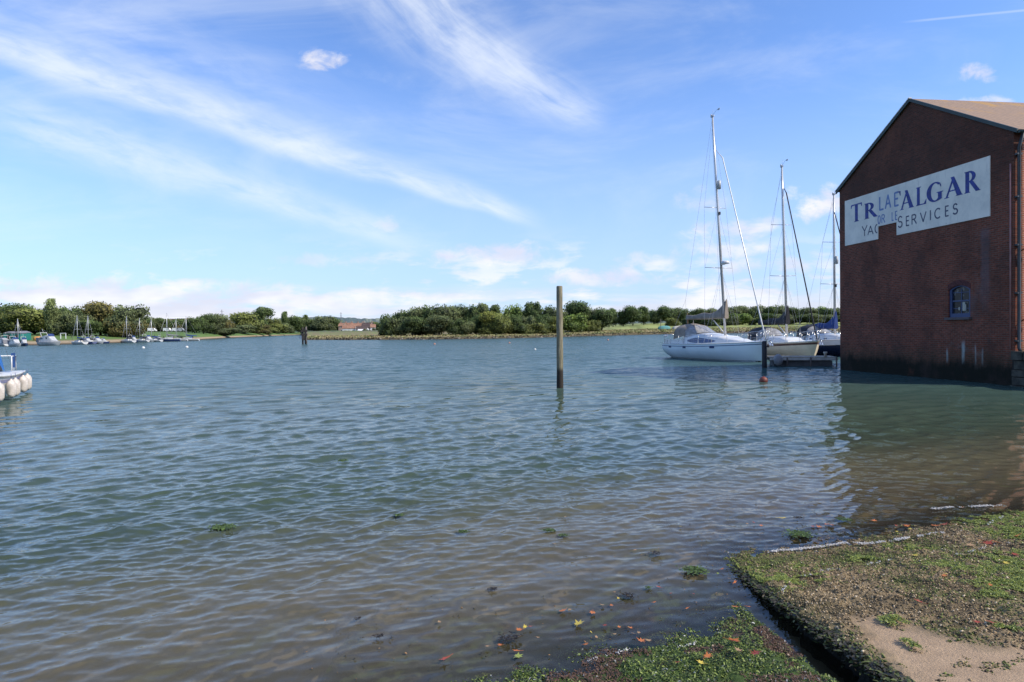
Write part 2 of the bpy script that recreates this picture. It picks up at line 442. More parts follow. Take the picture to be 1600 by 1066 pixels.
def blades(name, P, ln_, wd, col, mat, seed=1, rise=.5, lean=None):
    """bent weed blades: two quads each"""
    r = np.random.default_rng(seed); n = len(P)
    a = r.random(n)*2*PI
    if lean is not None: a = lean + r.normal(0, .9, n)
    L = np.asarray(ln_)*(.5+r.random(n)); W = np.asarray(wd)*(.6+.8*r.random(n))
    d = np.stack([np.cos(a), np.sin(a), np.zeros(n)], -1); p = np.stack([-np.sin(a), np.cos(a), r.normal(0, .4, n)], -1)
    h = (rise*(.3+r.random(n)))[:, None]*np.array([0, 0, 1.])
    A_ = P; B_ = P + (d*.5 + h*.8)*L[:, None]; C_ = P + (d*1.0 + h*(r.random(n)*.9)[:, None])*L[:, None]
    pw = p*W[:, None]*.5
    V = np.stack([A_-pw, A_+pw, B_-pw, B_+pw, C_-pw*.4, C_+pw*.4], 1)
    F0 = np.array([(0, 1, 3, 2), (2, 3, 5, 4)])
    F = F0[None] + (np.arange(n)*6)[:, None, None]
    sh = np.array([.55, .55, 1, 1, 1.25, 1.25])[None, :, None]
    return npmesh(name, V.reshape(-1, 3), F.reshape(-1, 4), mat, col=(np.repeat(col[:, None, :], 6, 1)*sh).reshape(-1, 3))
weedm = attrmat('weed', .45, trans=.25, nvar=.2, nscale=20, spec=.5)
cruM = attrmat('grit', .75, nvar=.3, nscale=60, spec=.4)
slabm = attrmat('slab', .85, nvar=.35, nscale=9, bump=.8, spec=.3)
# lower slip
def lower_slip():
    xs = np.linspace(-3.2, 0, 230); ys = np.linspace(-4, 5.3, 520)
    xx, yy = np.meshgrid(xs, ys, indexing='ij')
    ex = edge_x(yy) - .17 - .03*fbm(yy*3, yy*0, 6) + .05*(fbm(yy*9, yy*0, 16)-.5)
    xx = xx + ex
    D = DL(xx, yy)
    n = fbm(xx*2.2, yy*2.2, 12, 5)
    z = -LOS*D + (n-.45)*.09 + (fbm(xx*18, yy*18, 14, 3)-.5)*.03
    e = np.clip((ex-xx)/.10, 0, 1); z = z - (1-e)**2*.16
    z = np.where(D > .9, z-.06*(D-.9), z)
    gm = np.array([.055, .09, .018]); br = np.array([.085, .06, .04])
    k = np.clip((fbm(xx*3+5, yy*3, 77, 4)-.52)*7, 0, 1)[..., None]
    col = gm*(1-k)+br*k
    sh = .7+.6*fbm(xx*14, yy*14, 21, 3)[..., None]
    return np.stack([xx, yy, z], -1).reshape(-1, 3), gridfaces(len(xs), len(ys)), (col*sh).reshape(-1, 3)
V, F, c = lower_slip()
lsV = V.reshape(230, 520, 3)
tag(npmesh('lower_slipway', V, F, slabm, smooth=True, col=c), 'low wet slipway covered in green weed beside the ledge', 'slipway', kind='structure')
def samp(Vg, n, seed, cond):
    r = np.random.default_rng(seed); i = r.integers(0, Vg.shape[0]-1, n); j = r.integers(0, Vg.shape[1]-1, n)
    f = r.random((n, 1)); g = r.random((n, 1))
    p = Vg[i, j]*(1-f)+Vg[i+1, j]*f; p = p + (Vg[i, np.minimum(j+1, Vg.shape[1]-1)]-Vg[i, j])*g
    return p[cond(p)]
c1 = lambda p: (DL(p[:, 0], p[:, 1]) < .12+.35*fbm(p[:, 0]*5, p[:, 1]*5, 9)) & (p[:, 1] > 2.2) & (fbm(p[:, 0]*6, p[:, 1]*6, 45, 3) > .24)
p = samp(lsV, 240000, 5, c1)
n = len(p); r = np.random.default_rng(8)
k = fbm(p[:, 0]*4, p[:, 1]*4, 91, 4)[:, None]; rb = r.random((n, 1))
col = np.where(k > .62, np.array([.15, .085, .05]), np.where(rb > .75, np.array([.28, .34, .07]), np.where(rb > .35, np.array([.12, .17, .032]), np.array([.035, .06, .014]))))
col = np.where(r.random((n, 1)) > .985, np.array([.5, .5, .45]), col)*(.6+.7*r.random((n, 1)))
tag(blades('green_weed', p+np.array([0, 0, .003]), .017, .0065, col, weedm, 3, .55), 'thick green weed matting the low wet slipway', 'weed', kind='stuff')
# upper slip
PATCH = [GU(*q) for q in ((1325, 960), (1375, 958), (1430, 972), (1462, 986), (1510, 1000), (1620, 1012), (1900, 1040), (1900, 1700), (1700, 1500), (1470, 1100), (1410, 1052), (1372, 1012))]
def inpoly(x, y, poly):
    ins = np.zeros(x.shape, bool); n = len(poly)
    for i in range(n):
        a, b_ = poly[i], poly[(i+1) % n]
        c_ = ((a.y > y) != (b_.y > y)) & (x < (b_.x-a.x)*(y-a.y)/((b_.y-a.y) or 1e-9)+a.x)
        ins ^= c_
    return ins
def soft(x, y, poly, rad=.12, n=10):
    s_ = 0
    for i in range(n):
        a = 2*PI*i/n; s_ = s_ + inpoly(x+rad*math.cos(a)*(1 if i % 2 else .5), y+rad*math.sin(a)*(1 if i % 2 else .5), poly)
    return s_/n
def upper():
    xo = np.concatenate([np.linspace(0, 4.6, 360), np.linspace(4.7, 17, 60)])
    ys = np.concatenate([np.linspace(-9, 2.6, 60), np.linspace(2.62, 8.6, 400), np.linspace(8.7, 12, 20)])
    xx, yy = np.meshgrid(xo, ys, indexing='ij')
    jag = (fbm(yy*7, yy*0+2, 61, 4)-.5)*.10 + (fbm(yy*22, yy*0+2, 65, 3)-.5)*.05
    fade = np.exp(-xx/.25)
    ex = edge_x(yy) + jag*fade
    x = xx + ex
    z = zu(x, yy)
    rough = 1-soft(x+(fbm(x*6, yy*6, 33)-.5)*.15, yy+(fbm(x*6, yy*6, 34)-.5)*.15, PATCH)
    n = fbm(x*2.5, yy*2.5, 22, 5)
    z = z + rough*((n-.5)*.05 + (fbm(x*16, yy*16, 24, 4)-.5)*.05 + .018)
    z = z - np.exp(-xx/.035)*.035 - .028
    z = np.clip(z, -1.2, 1.35)
    # vertical face: extra rows folded down
    rows = []; zt = z[0]; x0 = x[0]
    fb = [(-.62, .03), (-.4, .02), (-.28, .03), (-.2, .015), (-.12, .03), (-.05, .012)]
    for dz, dx in fb:
        nn_ = fbm(ys*10, ys*0+dz*30, 70, 4)
        rows.append(np.stack([x0 + dx + (nn_-.5)*.09, ys, zt+dz], -1))
    top = np.stack([x, yy, z], -1)
    g = np.concatenate([np.stack(rows, 0), top], 0)
    tan = np.array([.28, .20, .105]); dk = np.array([.10, .072, .036]); pale = np.array([.42, .29, .175]); gr = np.array([.07, .10, .02])
    wet = np.clip(1-z/.10, 0, 1)[..., None]
    k = np.clip((fbm(x*4, yy*4, 41, 4)-.45)*5, 0, 1)[..., None]
    col = tan*(1-k)+dk*k
    gk = np.clip((fbm(x*2.2+3, yy*2.2, 47, 4)-.5)*6, 0, 1)[..., None]*(.25+.75*wet)
    gk = np.maximum(gk, np.exp(-xx/.22)[..., None]*.75*np.clip(1.1-(P0.y-yy)/2.2, .25, 1)[..., None])
    col = col*(1-gk)+gr*gk
    col = col*(1-wet*.35)
    rr_ = rough[..., None]; col = col*rr_ + pale*(1-rr_)*(.8+.4*fbm(x*5, yy*5, 49, 4)[..., None])
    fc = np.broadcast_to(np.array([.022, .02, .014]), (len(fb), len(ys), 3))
    return g, np.concatenate([fc, col], 0)
g, c = upper(); NF = 6
tag(npmesh('upper_slipway', g.reshape(-1, 3), gridfaces(g.shape[0], g.shape[1]), slabm, smooth=True, col=c.reshape(-1, 3)), 'raised brown gritty slipway slab with a pale worn patch', 'slipway', kind='structure')
uV = g[NF:]
def c2(p):
    nearp = inpoly(p[:, 0], p[:, 1], PATCH)
    rr_ = fbm(p[:, 0]*9, p[:, 1]*9, 55)
    return (p[:, 2] > -.03) & (p[:, 1] > 2.4) & (p[:, 0] < 7.4) & (~nearp | (rr_ > .68))
p = samp(uV[:362, 60:462], 130000, 15, c2); n = len(p); r = np.random.default_rng(18); rb = r.random((n, 1))
wet = np.clip(1-p[:, 2:3]/.12, 0, 1)
gk = (fbm(p[:, 0]*2.2+3, p[:, 1]*2.2, 47, 4)[:, None]-.44)*2.6 + wet*.35 + np.exp(-(p[:, 0]-edge_x(p[:, 1]))/.2)[:, None]*.35
col = np.where(rb > .93, np.array([.54, .43, .28]), np.where(rb > .62, np.array([.33, .235, .125]), np.where(rb > .34, np.array([.18, .13, .06]), np.array([.06, .045, .024]))))
isg = r.random((n, 1)) < gk
col = np.where(isg, np.array([.11, .125, .03])*(.6+1.0*r.random((n, 1))), col)*(.75+.5*r.random((n, 1)))
tag(stones('slipway_grit', p, .0035+.0085*r.random(n)**2.2, col, cruM, .75, 19, .002), 'small brown grit and barnacles crusting the raised slipway', 'grit', kind='stuff')
# green weed tufts on upper slip
GS = [(1560, 808, .55, .30), (1590, 830, .4, .3), (1530, 828, .25, .12), (1590, 900, .38, .5), (1545, 885, .2, .25), (1400, 852, .12, .06), (1180, 880, .18, .14), (1210, 905, .2, .2), (1250, 885, .25, .1), (1340, 872, .15, .08), (1362, 868, .1, .05),
      (1395, 968, .07, .06), (1555, 925, .12, .1), (1270, 902, .18, .05), (1430, 855, .2, .06), (1590, 870, .3, .2), (1422, 1003, .03, .03), (1575, 975, .08, .05), (1480, 880, .2, .12), (1290, 830, .1, .05)]
ps = []; r = np.random.default_rng(28)
for (qx, qy, rx, ry) in GS:
    c_ = GU(qx, qy); k = int(38000*rx*ry*6+120)
    a = r.normal(0, .5, (k, 2)); x = c_.x+a[:, 0]*rx; y = c_.y+a[:, 1]*max(ry, .08)*1.1
    z = zu(x, y)-.022+.035*fbm(x*16, y*16, 24); o = fbm(x*11, y*11, 66, 5) > .47
    ps.append(np.stack([x, y, z], -1)[o & (x > edge_x(y)+.02)])
p = np.concatenate(ps); n = len(p); rb = r.random((n, 1))
col = np.where(rb > .6, np.array([.34, .38, .07]), np.where(rb > .25, np.array([.18, .22, .04]), np.array([.05, .09, .016])))*(.7+.6*r.random((n, 1)))
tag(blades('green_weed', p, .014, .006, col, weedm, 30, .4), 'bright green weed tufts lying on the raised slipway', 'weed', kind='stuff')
# dark weed fringe hanging on the ledge edge
k = 9000; y = r.uniform(2.3, P0.y+.1, k); x = edge_x(y)+r.normal(.01, .035, k); z = zu(x, y)-np.abs(r.normal(0, .04, k))-.02
col = np.where(r.random((k, 1)) > .6, np.array([.10, .12, .03]), np.array([.06, .05, .028]))*(.5+r.random((k, 1)))
tag(blades('ledge_weed', np.stack([x, y, z], -1), .03, .011, col, weedm, 31, .2), 'dark brown weed fringe along the ledge edge', 'weed', kind='stuff')
# foam lines
foamM = attrmat('foam', .5, nvar=.1, nscale=30, spec=.4)
FL = [[(1186, 869), (1215, 862), (1250, 860), (1290, 855), (1325, 850), (1350, 852), (1380, 848), (1420, 842), (1460, 835), (1500, 832)],
      [(1455, 803), (1490, 800), (1535, 797), (1562, 794)], [(1545, 822), (1558, 815), (1568, 806)],
      [(1350, 884), (1375, 880), (1395, 877)], [(1490, 870), (1515, 866), (1545, 858), (1580, 848)], [(1235, 912), (1250, 903), (1290, 894), (1330, 890)], [(1216, 930), (1226, 918), (1235, 908)],
      [(905, 1038), (930, 1030), (960, 1020), (985, 1010)], [(838, 1062), (860, 1055), (880, 1046)], [(1060, 1016), (1090, 1008), (1110, 1000)], [(1000, 1046), (1030, 1034), (1050, 1028)]]
ps = []; sz = []
for i, L in enumerate(FL):
    pts = [(GU(*q) if i < 7 else G(q[0], q[1], .01)) for q in L]
    for a, b_ in zip(pts, pts[1:]):
        d = (b_-a).length; k = int(d*(1500 if i in (0, 1) else 260))+4
        f = r.random(k); w_ = (.013 if i in (0, 1) else .009)
        x = a.x+(b_.x-a.x)*f + r.normal(0, w_, k); y = a.y+(b_.y-a.y)*f + r.normal(0, w_, k) + .10*(fbm(x*2.5+i, f*0, 3)-.5)
        z = (zu(x, y) if i < 7 else -LOS*DL(x, y))
        z = np.maximum(z, .0)+(.008 if i > 6 else .012)+r.random(k)*.012; ok = fbm(x*14, y*14, 4) > (.46 if i < 2 else .54)
        ps.append(np.stack([x, y, z], -1)[ok]); sz.append((r.random(k)**2*.006+.002)[ok])
p = np.concatenate(ps); n = len(p)
col = np.array([.78, .74, .68])*(.65+.35*r.random((n, 1)))
tag(stones('foam', p, np.concatenate(sz), col, foamM, .5, 40), 'white foam bubbles left along the slipway waterline', 'foam', kind='stuff')
# specks floating on the shallows
k = 900; a = r.random(k); x = r.uniform(-1.5, 6, k); dd = r.random(k)**2*1.8-.05
y = np.where(x < 1.9, L0.y + (x-L0.x)*ld.y/ld.x + dd/ln.x*0 + dd*1.1, P0.y+(x-P0.x)*ud.y/ud.x+dd*.9)
col = np.where(r.random((k, 1)) > .6, np.array([.25, .14, .06]), np.array([.05, .045, .025]))*(.5+r.random((k, 1)))
tag(stones('floating_debris', np.stack([x, y, np.full(k, .012)], -1), .003+.008*r.random(k)**2, col, cruM, .3, 41), 'tiny dark flecks of weed floating by the slipway', 'debris', kind='stuff')
# ================================================================== warehouse
eL = ray(1313, 298); eR = ray(1590, 206)
wl = G(1313, 577); EAVE = 9.12
YL = 32.4; YR = 22.75
BL = at(1313, 577, YL); BR = at(1584, 600, YR); BL.z = BR.z = 0
U = (BR-BL); WL = U.length; U.normalize(); NI = Vector((-U.y, U.x, 0))      # NI points into the building
EAVE = .5*(at(1313, 299, YL).z + at(1589, 207, YR).z)
mid = (BL+BR)/2; RIDGE = at(1425, 163, mid.y+.25).z
def wallpt(px, py):
    p = ray_plane(px, py, BL, NI); return (p-BL).dot(U), p.z
print('WALL', WL, EAVE, RIDGE, [tuple(round(q, 2) for q in wallpt(*s)) for s in ((1321, 315), (1548, 242.5), (1548, 337.5), (1320.6, 384.7), (1425, 163))])
bld = empty('brick_warehouse', BL, math.atan2(U.y, U.x), 'tall dark red brick warehouse with a gable rising straight from the water', 'building')
def brickmat(name, c1, c2, mort, gable=False, axis=0):
    m, t, b = newmat(name)
    tc = nd(t, 'ShaderNodeTexCoord').outputs['Object']; x, y, z = sep(t, tc)
    u = x if axis == 0 else y
    br = nd(t, 'ShaderNodeTexBrick'); t.links.new(comb(t, u, z, 0.0), br.inputs['Vector'])
    br.inputs['Scale'].default_value = 1; br.inputs['Brick Width'].default_value = .225; br.inputs['Row Height'].default_value = .078
    br.inputs['Mortar Size'].default_value = .011; br.inputs['Mortar Smooth'].default_value = .2; br.inputs['Bias'].default_value = -.1
    br.inputs['Color1'].default_value = (*c1, 1); br.inputs['Color2'].default_value = (*c2, 1); br.inputs['Mortar'].default_value = (*mort, 1)
    P = comb(t, u, z, 0.0)
    # random brick tone
    cell = noise(t, comb(t, (u*(1/.225)), (z*(1/.078)), 0.0), 1.3, 2, .5)
    c = cmix(t, cell.ss(.58, .72)*.6, br.outputs[0], tuple(q*.35 for q in c2))
    c = cmix(t, cell.ss(.42, .3)*.45, c, tuple(min(1, q*1.9) for q in c1))
    big = noise(t, P, .6, 5, .6); c = cmix(t, big.ss(.4, .75)*.5, c, tuple(q*.4 for q in c2))
    fine = noise(t, comb(t, u*1.0, z*2.5, 2.0), 5.0, 5, .7); c = cmix(t, fine.ss(.6, .8)*.35, c, mort)
    if gable:
        n2 = noise(t, comb(t, u*1.5, z*.5, 5.0), 1.5, 5, .65)
        # brick darker and browner towards the top
        c = cmix(t, (z+n2*1.6).ss(7.2, 9.2)*.5, c, (.045, .028, .022))
        # pale salt streak running down
        st = (u-(WL-1.18)+(n2-.5)*.25).abs().ss(.24, .10)*z.ss(2.4, 4.0)*z.ss(5.9, 5.6)
        c = cmix(t, st*.42, c, (.18, .15, .17))
        st2 = (u-(WL-1.5)+(n2-.5)*.5).abs().ss(.8, .2)*z.ss(1.6, 3)*z.ss(6.4, 5)*n2.ss(.45, .7)
        c = cmix(t, st2*.35, c, (.16, .14, .15))
        for (uu, w_, a, h) in ((WL-2.18, .10, .62, 1.55), (WL-1.62, .055, .68, 1.4), (WL-1.30, .05, .7, 1.3), (WL-2.95, .07, .7, 1.3)):
            q = (u-uu+(n2-.5)*.12).abs().ss(w_, w_*.3)*z.ss(a-.12, a+.1)*(z+n2*.5).ss(h+.35, h)
            c = cmix(t, q*(.8 if w_ > .06 else .5), c, (.50, .56, .54))
        q = noise(t, comb(t, u, z, 12.0), 2.2, 4, .6).ss(.5, .7)*z.ss(2.2, 1.4)*(u-(WL-2.0)).abs().ss(1.5, .5)
        c = cmix(t, q*.35, c, (.26, .26, .25))
        n4 = noise(t, comb(t, u*1.0, z*.35, 21.0), 2.6, 6, .7)
        c = cmix(t, (z+n4*1.5).ss(2.3, 1.5)*.55, c, (.035, .038, .022)); c = cmix(t, (z+n4*1.0).ss(1.45, 1.0), c, (.011, .012, .008))
        wt = noise(t, comb(t, u*.9, z*.5, 33.0), 1.1, 5, .65); c = cmix(t, wt.ss(.5, .68)*.45, c, (.055, .036, .03)); c = cmix(t, wt.ss(.46, .30)*.30, c, (.24, .085, .05))
    else:
        c = cmix(t, (z+big*.6).ss(1.95, 1.4)*.6, c, (.09, .075, .02))
    t.links.new(c, b.inputs['Base Color']); b.inputs['Roughness'].default_value = .88; b.inputs['Specular IOR Level'].default_value = .2
    bp = nd(t, 'ShaderNodeBump'); bp.inputs['Strength'].default_value = .6; bp.inputs['Distance'].default_value = .012
    t.links.new((fine*.5 - E(t, br.outputs['Fac'])).k, bp.inputs['Height']); t.links.new(bp.outputs[0], b.inputs['Normal'])
    return m
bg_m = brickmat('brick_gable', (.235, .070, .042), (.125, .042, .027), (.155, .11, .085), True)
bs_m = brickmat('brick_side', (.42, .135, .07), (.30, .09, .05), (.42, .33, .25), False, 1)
# window opening
wu0, wz1 = wallpt(1481, 449); wu1, wz0 = wallpt(1517, 496)
wz1 = wallpt(1499, 446)[1]; wz0 = wallpt(1499, 496)[1]; wu0 = wallpt(1482, 470)[0]; wu1 = wallpt(1516, 470)[0]
wm = (wu0+wu1)/2; wh = (wu1-wu0)/2
def arch(u0, u1, z0, zs, rise, n=8):
    L = [(u0, z0), (u1, z0), (u1, zs)]
    for i in range(1, n): a = i/n; L.append((u1+(u0-u1)*a, zs+rise*(1-(2*a-1)**2)))
    return L + [(u0, zs)]
op = arch(wu0, wu1, wz0, wz1-.16, .16)
def wall_with_hole():
    bm = bmesh.new()
    outer = [(0, -1.2), (WL, -1.2), (WL, EAVE), (WL/2, RIDGE), (0, EAVE)]
    def vf(y): return [bm.verts.new((u, y, z)) for u, z in outer], [bm.verts.new((u, y, z)) for u, z in op]
    for y in (0, .34):
        o_, i_ = vf(y); es = [bm.edges.new((o_[k], o_[(k+1) % len(o_)])) for k in range(len(o_))] + [bm.edges.new((i_[k], i_[(k+1) % len(i_)])) for k in range(len(i_))]
        bmesh.ops.triangle_fill(bm, edges=es, use_beauty=True)
        if y == 0: A_ = (o_, i_)
    for k in range(len(A_[0])): bm.faces.new((A_[0][k], A_[0][(k+1) % 5], o_[(k+1) % 5], o_[k]))
    n = len(op)
    for k in range(n): bm.faces.new((A_[1][k], i_[k], i_[(k+1) % n], A_[1][(k+1) % n]))
    bmesh.ops.recalc_face_normals(bm, faces=bm.faces)
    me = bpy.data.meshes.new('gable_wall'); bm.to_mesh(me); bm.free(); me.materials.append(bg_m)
    o = bpy.data.objects.new('gable_wall', me); COL.objects.link(o); o.parent = bld
wall_with_hole()
LEN = 26
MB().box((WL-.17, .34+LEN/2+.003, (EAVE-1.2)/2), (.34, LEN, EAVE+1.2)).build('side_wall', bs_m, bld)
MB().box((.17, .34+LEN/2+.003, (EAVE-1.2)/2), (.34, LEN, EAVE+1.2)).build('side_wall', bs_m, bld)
# brick corner returns a little proud so the corner reads
rm, t, b = newmat('roof_sheet')
tc = nd(t, 'ShaderNodeTexCoord').outputs['Object']; x, y, z = sep(t, tc)
n1 = noise(t, comb(t, x*.6, y*1.1, z), 1.1, 5, .6); n2 = noise(t, tc, 9, 5, .7)
c = cmix(t, n2.ss(.3, .7), (.33, .21, .13), (.22, .15, .10)); c = cmix(t, n1.ss(.52, .66)*z.ss(RIDGE-1.9, RIDGE-.3)*.9, c, (.40, .22, .055))
wv = (y*21.0).sin(); c = cmix(t, wv.ss(.2, 1.0)*.35, c, (.12, .09, .08))
t.links.new(c, b.inputs['Base Color']); b.inputs['Roughness'].default_value = .9
ro = MB()
ov = .07; k = (RIDGE-EAVE)/(WL/2)
for s_ in (0, 1):
    e0 = -.16 if s_ == 0 else WL+.2; ze = EAVE - .18*k
    P = [(e0, -ov, ze+.10), (WL/2, -ov, RIDGE+.10), (WL/2, LEN+.5, RIDGE+.10), (e0, LEN+.5, ze+.10)]
    Q = [(a, b_, c_+.05) for a, b_, c_ in P]
    ro.add(P+Q, [(0, 1, 2, 3), (4, 7, 6, 5), (0, 4, 5, 1), (3, 2, 6, 7), (0, 3, 7, 4), (1, 5, 6, 2)])
roof = ro.build('roof', rm, bld)
gm_ = pbr('green_paint', (.02, .045, .04), .5, var=.3)
f = MB()
for s_ in (0, 1):
    e0 = -.18 if s_ == 0 else WL+.22; ze = EAVE-.20*k
    f.loft([[(e0, -ov-.03, ze+.02), (e0, -ov-.03, ze+.165), (e0, -ov+.03, ze+.165), (e0, -ov+.03, ze+.02)], [(WL/2, -ov-.03, RIDGE+.03), (WL/2, -ov-.03, RIDGE+.165), (WL/2, -ov+.03, RIDGE+.165), (WL/2, -ov+.03, RIDGE+.03)]], closed=True, sm=False, caps=True)
f.build('bargeboard', gm_, roof)
e0 = -.20; ze = EAVE-.22*k
MB().loft([[(e0, -ov-.05, ze+.165), (e0, -ov-.05, ze+.205), (e0, -ov+.10, ze+.205), (e0, -ov+.10, ze+.165)], [(WL/2, -ov-.05, RIDGE+.165), (WL/2, -ov-.05, RIDGE+.205), (WL/2, -ov+.10, RIDGE+.205), (WL/2, -ov+.10, RIDGE+.165)]], closed=True, sm=False, caps=True).build('lit_verge_line', pbr('lit_verge_white', (.75, .75, .74), .5), roof)  # pale strip added to draw the sky-lit edge of the left slope
MB().tube([(WL+.27, -ov, EAVE-.05), (WL+.27, LEN, EAVE-.05)], .06, 8).build('gutter', gm_, bld)
dm = pbr('drainpipe_paint', (.03, .034, .036), .45, var=.3)
dp = MB().tube([(WL+.26, .12, EAVE-.08), (WL+.09, .12, EAVE-.55), (WL+.09, .12, 1.35), (WL+.16, .12, 1.2)], .055, 8)
for z_ in (1.6, 3.3, 5.0, 6.7, 8.2): dp.box((WL+.06, .12, z_), (.14, .2, .06))
dp.build('drainpipe', dm, bld)
pk = pbr('pink_pipe', (.35, .17, .15), .5); MB().tube([(WL-.10, -.03, 7.9), (WL-.10, -.03, 1.3)], .03, 6).build('conduit', pk, bld)
lm = pbr('lamp_metal', (.05, .05, .05), .4)
for z_, nm in ((4.9, 'bracket'), (2.4, 'bracket')):
    MB().tube([(WL, .3, z_-.1), (WL+.2, .42, z_+.05), (WL+.35, .75, z_+.1)], .02, 6).box((WL+.35, .8, z_+.1), (.12, .16, .12)).build(nm, lm, bld)
# window
wbm = pbr('window_blue', (.035, .06, .15), .5, var=.15)
win = MB()
def ring(o_, ins, y0, y1):
    n = len(o_); cx = sum(p[0] for p in o_)/n; cz = sum(p[1] for p in o_)/n
    I = [(cx+(u-cx)*(1-ins/wh), cz+(z-cz)*(1-ins/((wz1-wz0)/2))) for u, z in o_]
    V = [(u, y0, z) for u, z in o_]+[(u, y0, z) for u, z in I]+[(u, y1, z) for u, z in o_]+[(u, y1, z) for u, z in I]
    F = []
    for k_ in range(n):
        j = (k_+1) % n; F += [(k_, j, n+j, n+k_), (2*n+k_, 3*n+k_, 3*n+j, 2*n+j), (n+k_, n+j, 3*n+j, 3*n+k_), (k_, 2*n+k_, 2*n+j, j)]
    return V, F, I
op2 = [((u-wm)*.99+wm, z) for u, z in op]
V, F, I = ring(op2, .10, .05, .17); win.add(V, F)
wo = win.build('window', wbm, bld)
fb = MB(); zm = (wz0+wz1)/2+.02
fb.box((wm, .10, zm), ((wh-.08)*2, .05, .06)).box((wm, .115, (wz0+wz1)/2-.03), (.03, .03, wz1-wz0-.2))
fb.box((wm, .115, zm+.33), ((wh-.1)*2, .025, .025)).box((wm, .115, zm-.30), ((wh-.1)*2, .025, .025)); fb.build('glazing_bar', wbm, wo)
MB().box((wm, -.02, wz0-.05), (wh*2+.16, .22, .09)).build('sill', pbr('sill_stone', (.12, .10, .10), .9), wo)
gm, t, b = newmat('window_glass'); b.inputs['Base Color'].default_value = (.02, .025, .03, 1); b.inputs['Roughness'].default_value = .2; b.inputs['Specular IOR Level'].default_value = .25
gn = noise(t, nd(t, 'ShaderNodeTexCoord').outputs['Object'], 5, 3, .5); t.links.new(cmix(t, gn.ss(.56, .62), (.02, .022, .025), (.12, .13, .13)), b.inputs['Base Color'])
MB().prism([((u-wm)*.86+wm, (z-(wz0+wz1)/2)*.9+(wz0+wz1)/2) for u, z in op], .12, .125).build('pane', gm, wo)
MB().box((wm+.12, .10, wz0+.42), (.12, .02, .34)).box((wm+.2, .10, wz0+.38), (.06, .02, .26)).box((wm-.10, .10, wz0+.34), (.06, .02, .12)).build('bottle', pbr('cream_plastic', (.42, .40, .33), .5), wo)
AR = [(wu0-.12, wz1-.17), (wu0-.02, wz1-.17)] + [(wu0+(wu1-wu0)*i/8, wz1-.155+.16*(1-(2*i/8-1)**2)) for i in range(9)] + [(wu1+.02, wz1-.17), (wu1+.12, wz1-.17)]
AR2 = AR[1:-1]; up_ = [(u, z+.21) for u, z in AR2]
MB().prism(AR2+up_[::-1], -.012, .0).build('brick_arch', pbr('arch_brick', (.13, .04, .035), .9, var=.4, scale=14), wo)
# quay at the corner
qm = attrmat('quay_stone', .95, nscale=3, nvar=.5, bump=.9)
def quay():
    o = empty('stone_quay', BL, math.atan2(U.y, U.x), 'low dark stone quay wall at the foot of the warehouse corner', 'quay')
    r = random.Random(4)
    MB().box((WL+14.06, -.12+15, -.02), (28, 30, 2.16)).build('quay_core', pbr('quay_dark', (.03, .028, .022), .95, var=.4, scale=5, bump=.5), o)
    z_ = -.2; k_ = 0
    while z_ < 1.0:
        h = r.uniform(.22, .34); u = WL+.08 + r.uniform(0, .12); q = MB()
        while u < WL+7:
            l = r.uniform(.35, .85); q.box((u+l/2, -.16+r.uniform(-.03, .03), z_+h/2), (l-.03, .16, h-.03)); u += l
        z_ += h; q.build('stone_course', pbr('quay_stonec', (.085, .08, .062), .95, var=.5, scale=2.5, bump=.6), o)
    MB().box((WL+6.65, .22, 1.11), (13, .8, .10)).build('coping', pbr('coping', (.20, .17, .10), .9, var=.5), o)
quay()
# ------------------------------------------------------------------ big painted sign
sg = empty('painted_sign', BL, math.atan2(U.y, U.x), 'weathered white board reading TRAFALGAR YACHT SERVICES in blue on the brick gable', 'sign')
su0, sz1a = wallpt(1321, 315.2); su1, sz1b = wallpt(1548, 242.5); sz0b = wallpt(1548, 337.5)[1]; sz0a = wallpt(1320.6, 384.7)[1]
st_ = (sz1a+sz1b)/2; sb_ = (sz0a+sz0b)/2
nu0 = wallpt(1373, 372)[0]; nu1 = wallpt(1402, 366)[0]; nz = (wallpt(1374, 353)[1]+wallpt(1401, 348.5)[1])/2
bm_, t, b = newmat('sign_board')
tc = nd(t, 'ShaderNodeTexCoord').outputs['Object']; x, y, z = sep(t, tc)
n1 = noise(t, tc, 1.4, 6, .65); n2 = noise(t, comb(t, x*7.0, y, z*1.2), 1.2, 5, .6); n3 = noise(t, tc, 6.0, 5, .7)
c = cmix(t, n1.ss(.35, .7), (.84, .78, .67), (.68, .64, .56)); c = cmix(t, n2.ss(.55, .75)*.35, c, (.36, .34, .30)); c = cmix(t, n3.ss(.66, .76)*.6, c, (.22, .19, .16))
t.links.new(c, b.inputs['Base Color']); b.inputs['Roughness'].default_value = .7
MB().prism([(su0, sb_), (nu0, sb_), (nu0, nz), (nu1, nz), (nu1, sb_), (su1, sb_), (su1, st_), (su0, st_)], -.035, -.003).build('board', bm_, sg)
pm2 = pbr('sign_patch', (.74, .71, .64), .8, var=.06, scale=2)
MB().prism([(nu0-.01, nz+.002), (nu1+.06, nz+.002), (nu1+.06, st_-.06), (nu0-.01, st_-.06)], -.039, -.0355).build('patch', pm2, sg)
blue = pbr('sign_blue', (.025, .05, .29), .6, var=.3, scale=6); pale = pbr('sign_pale_blue', (.17, .25, .46), .7, var=.15, scale=3); grey = pbr('sign_slate', (.05, .065, .13), .6, var=.25, scale=6)
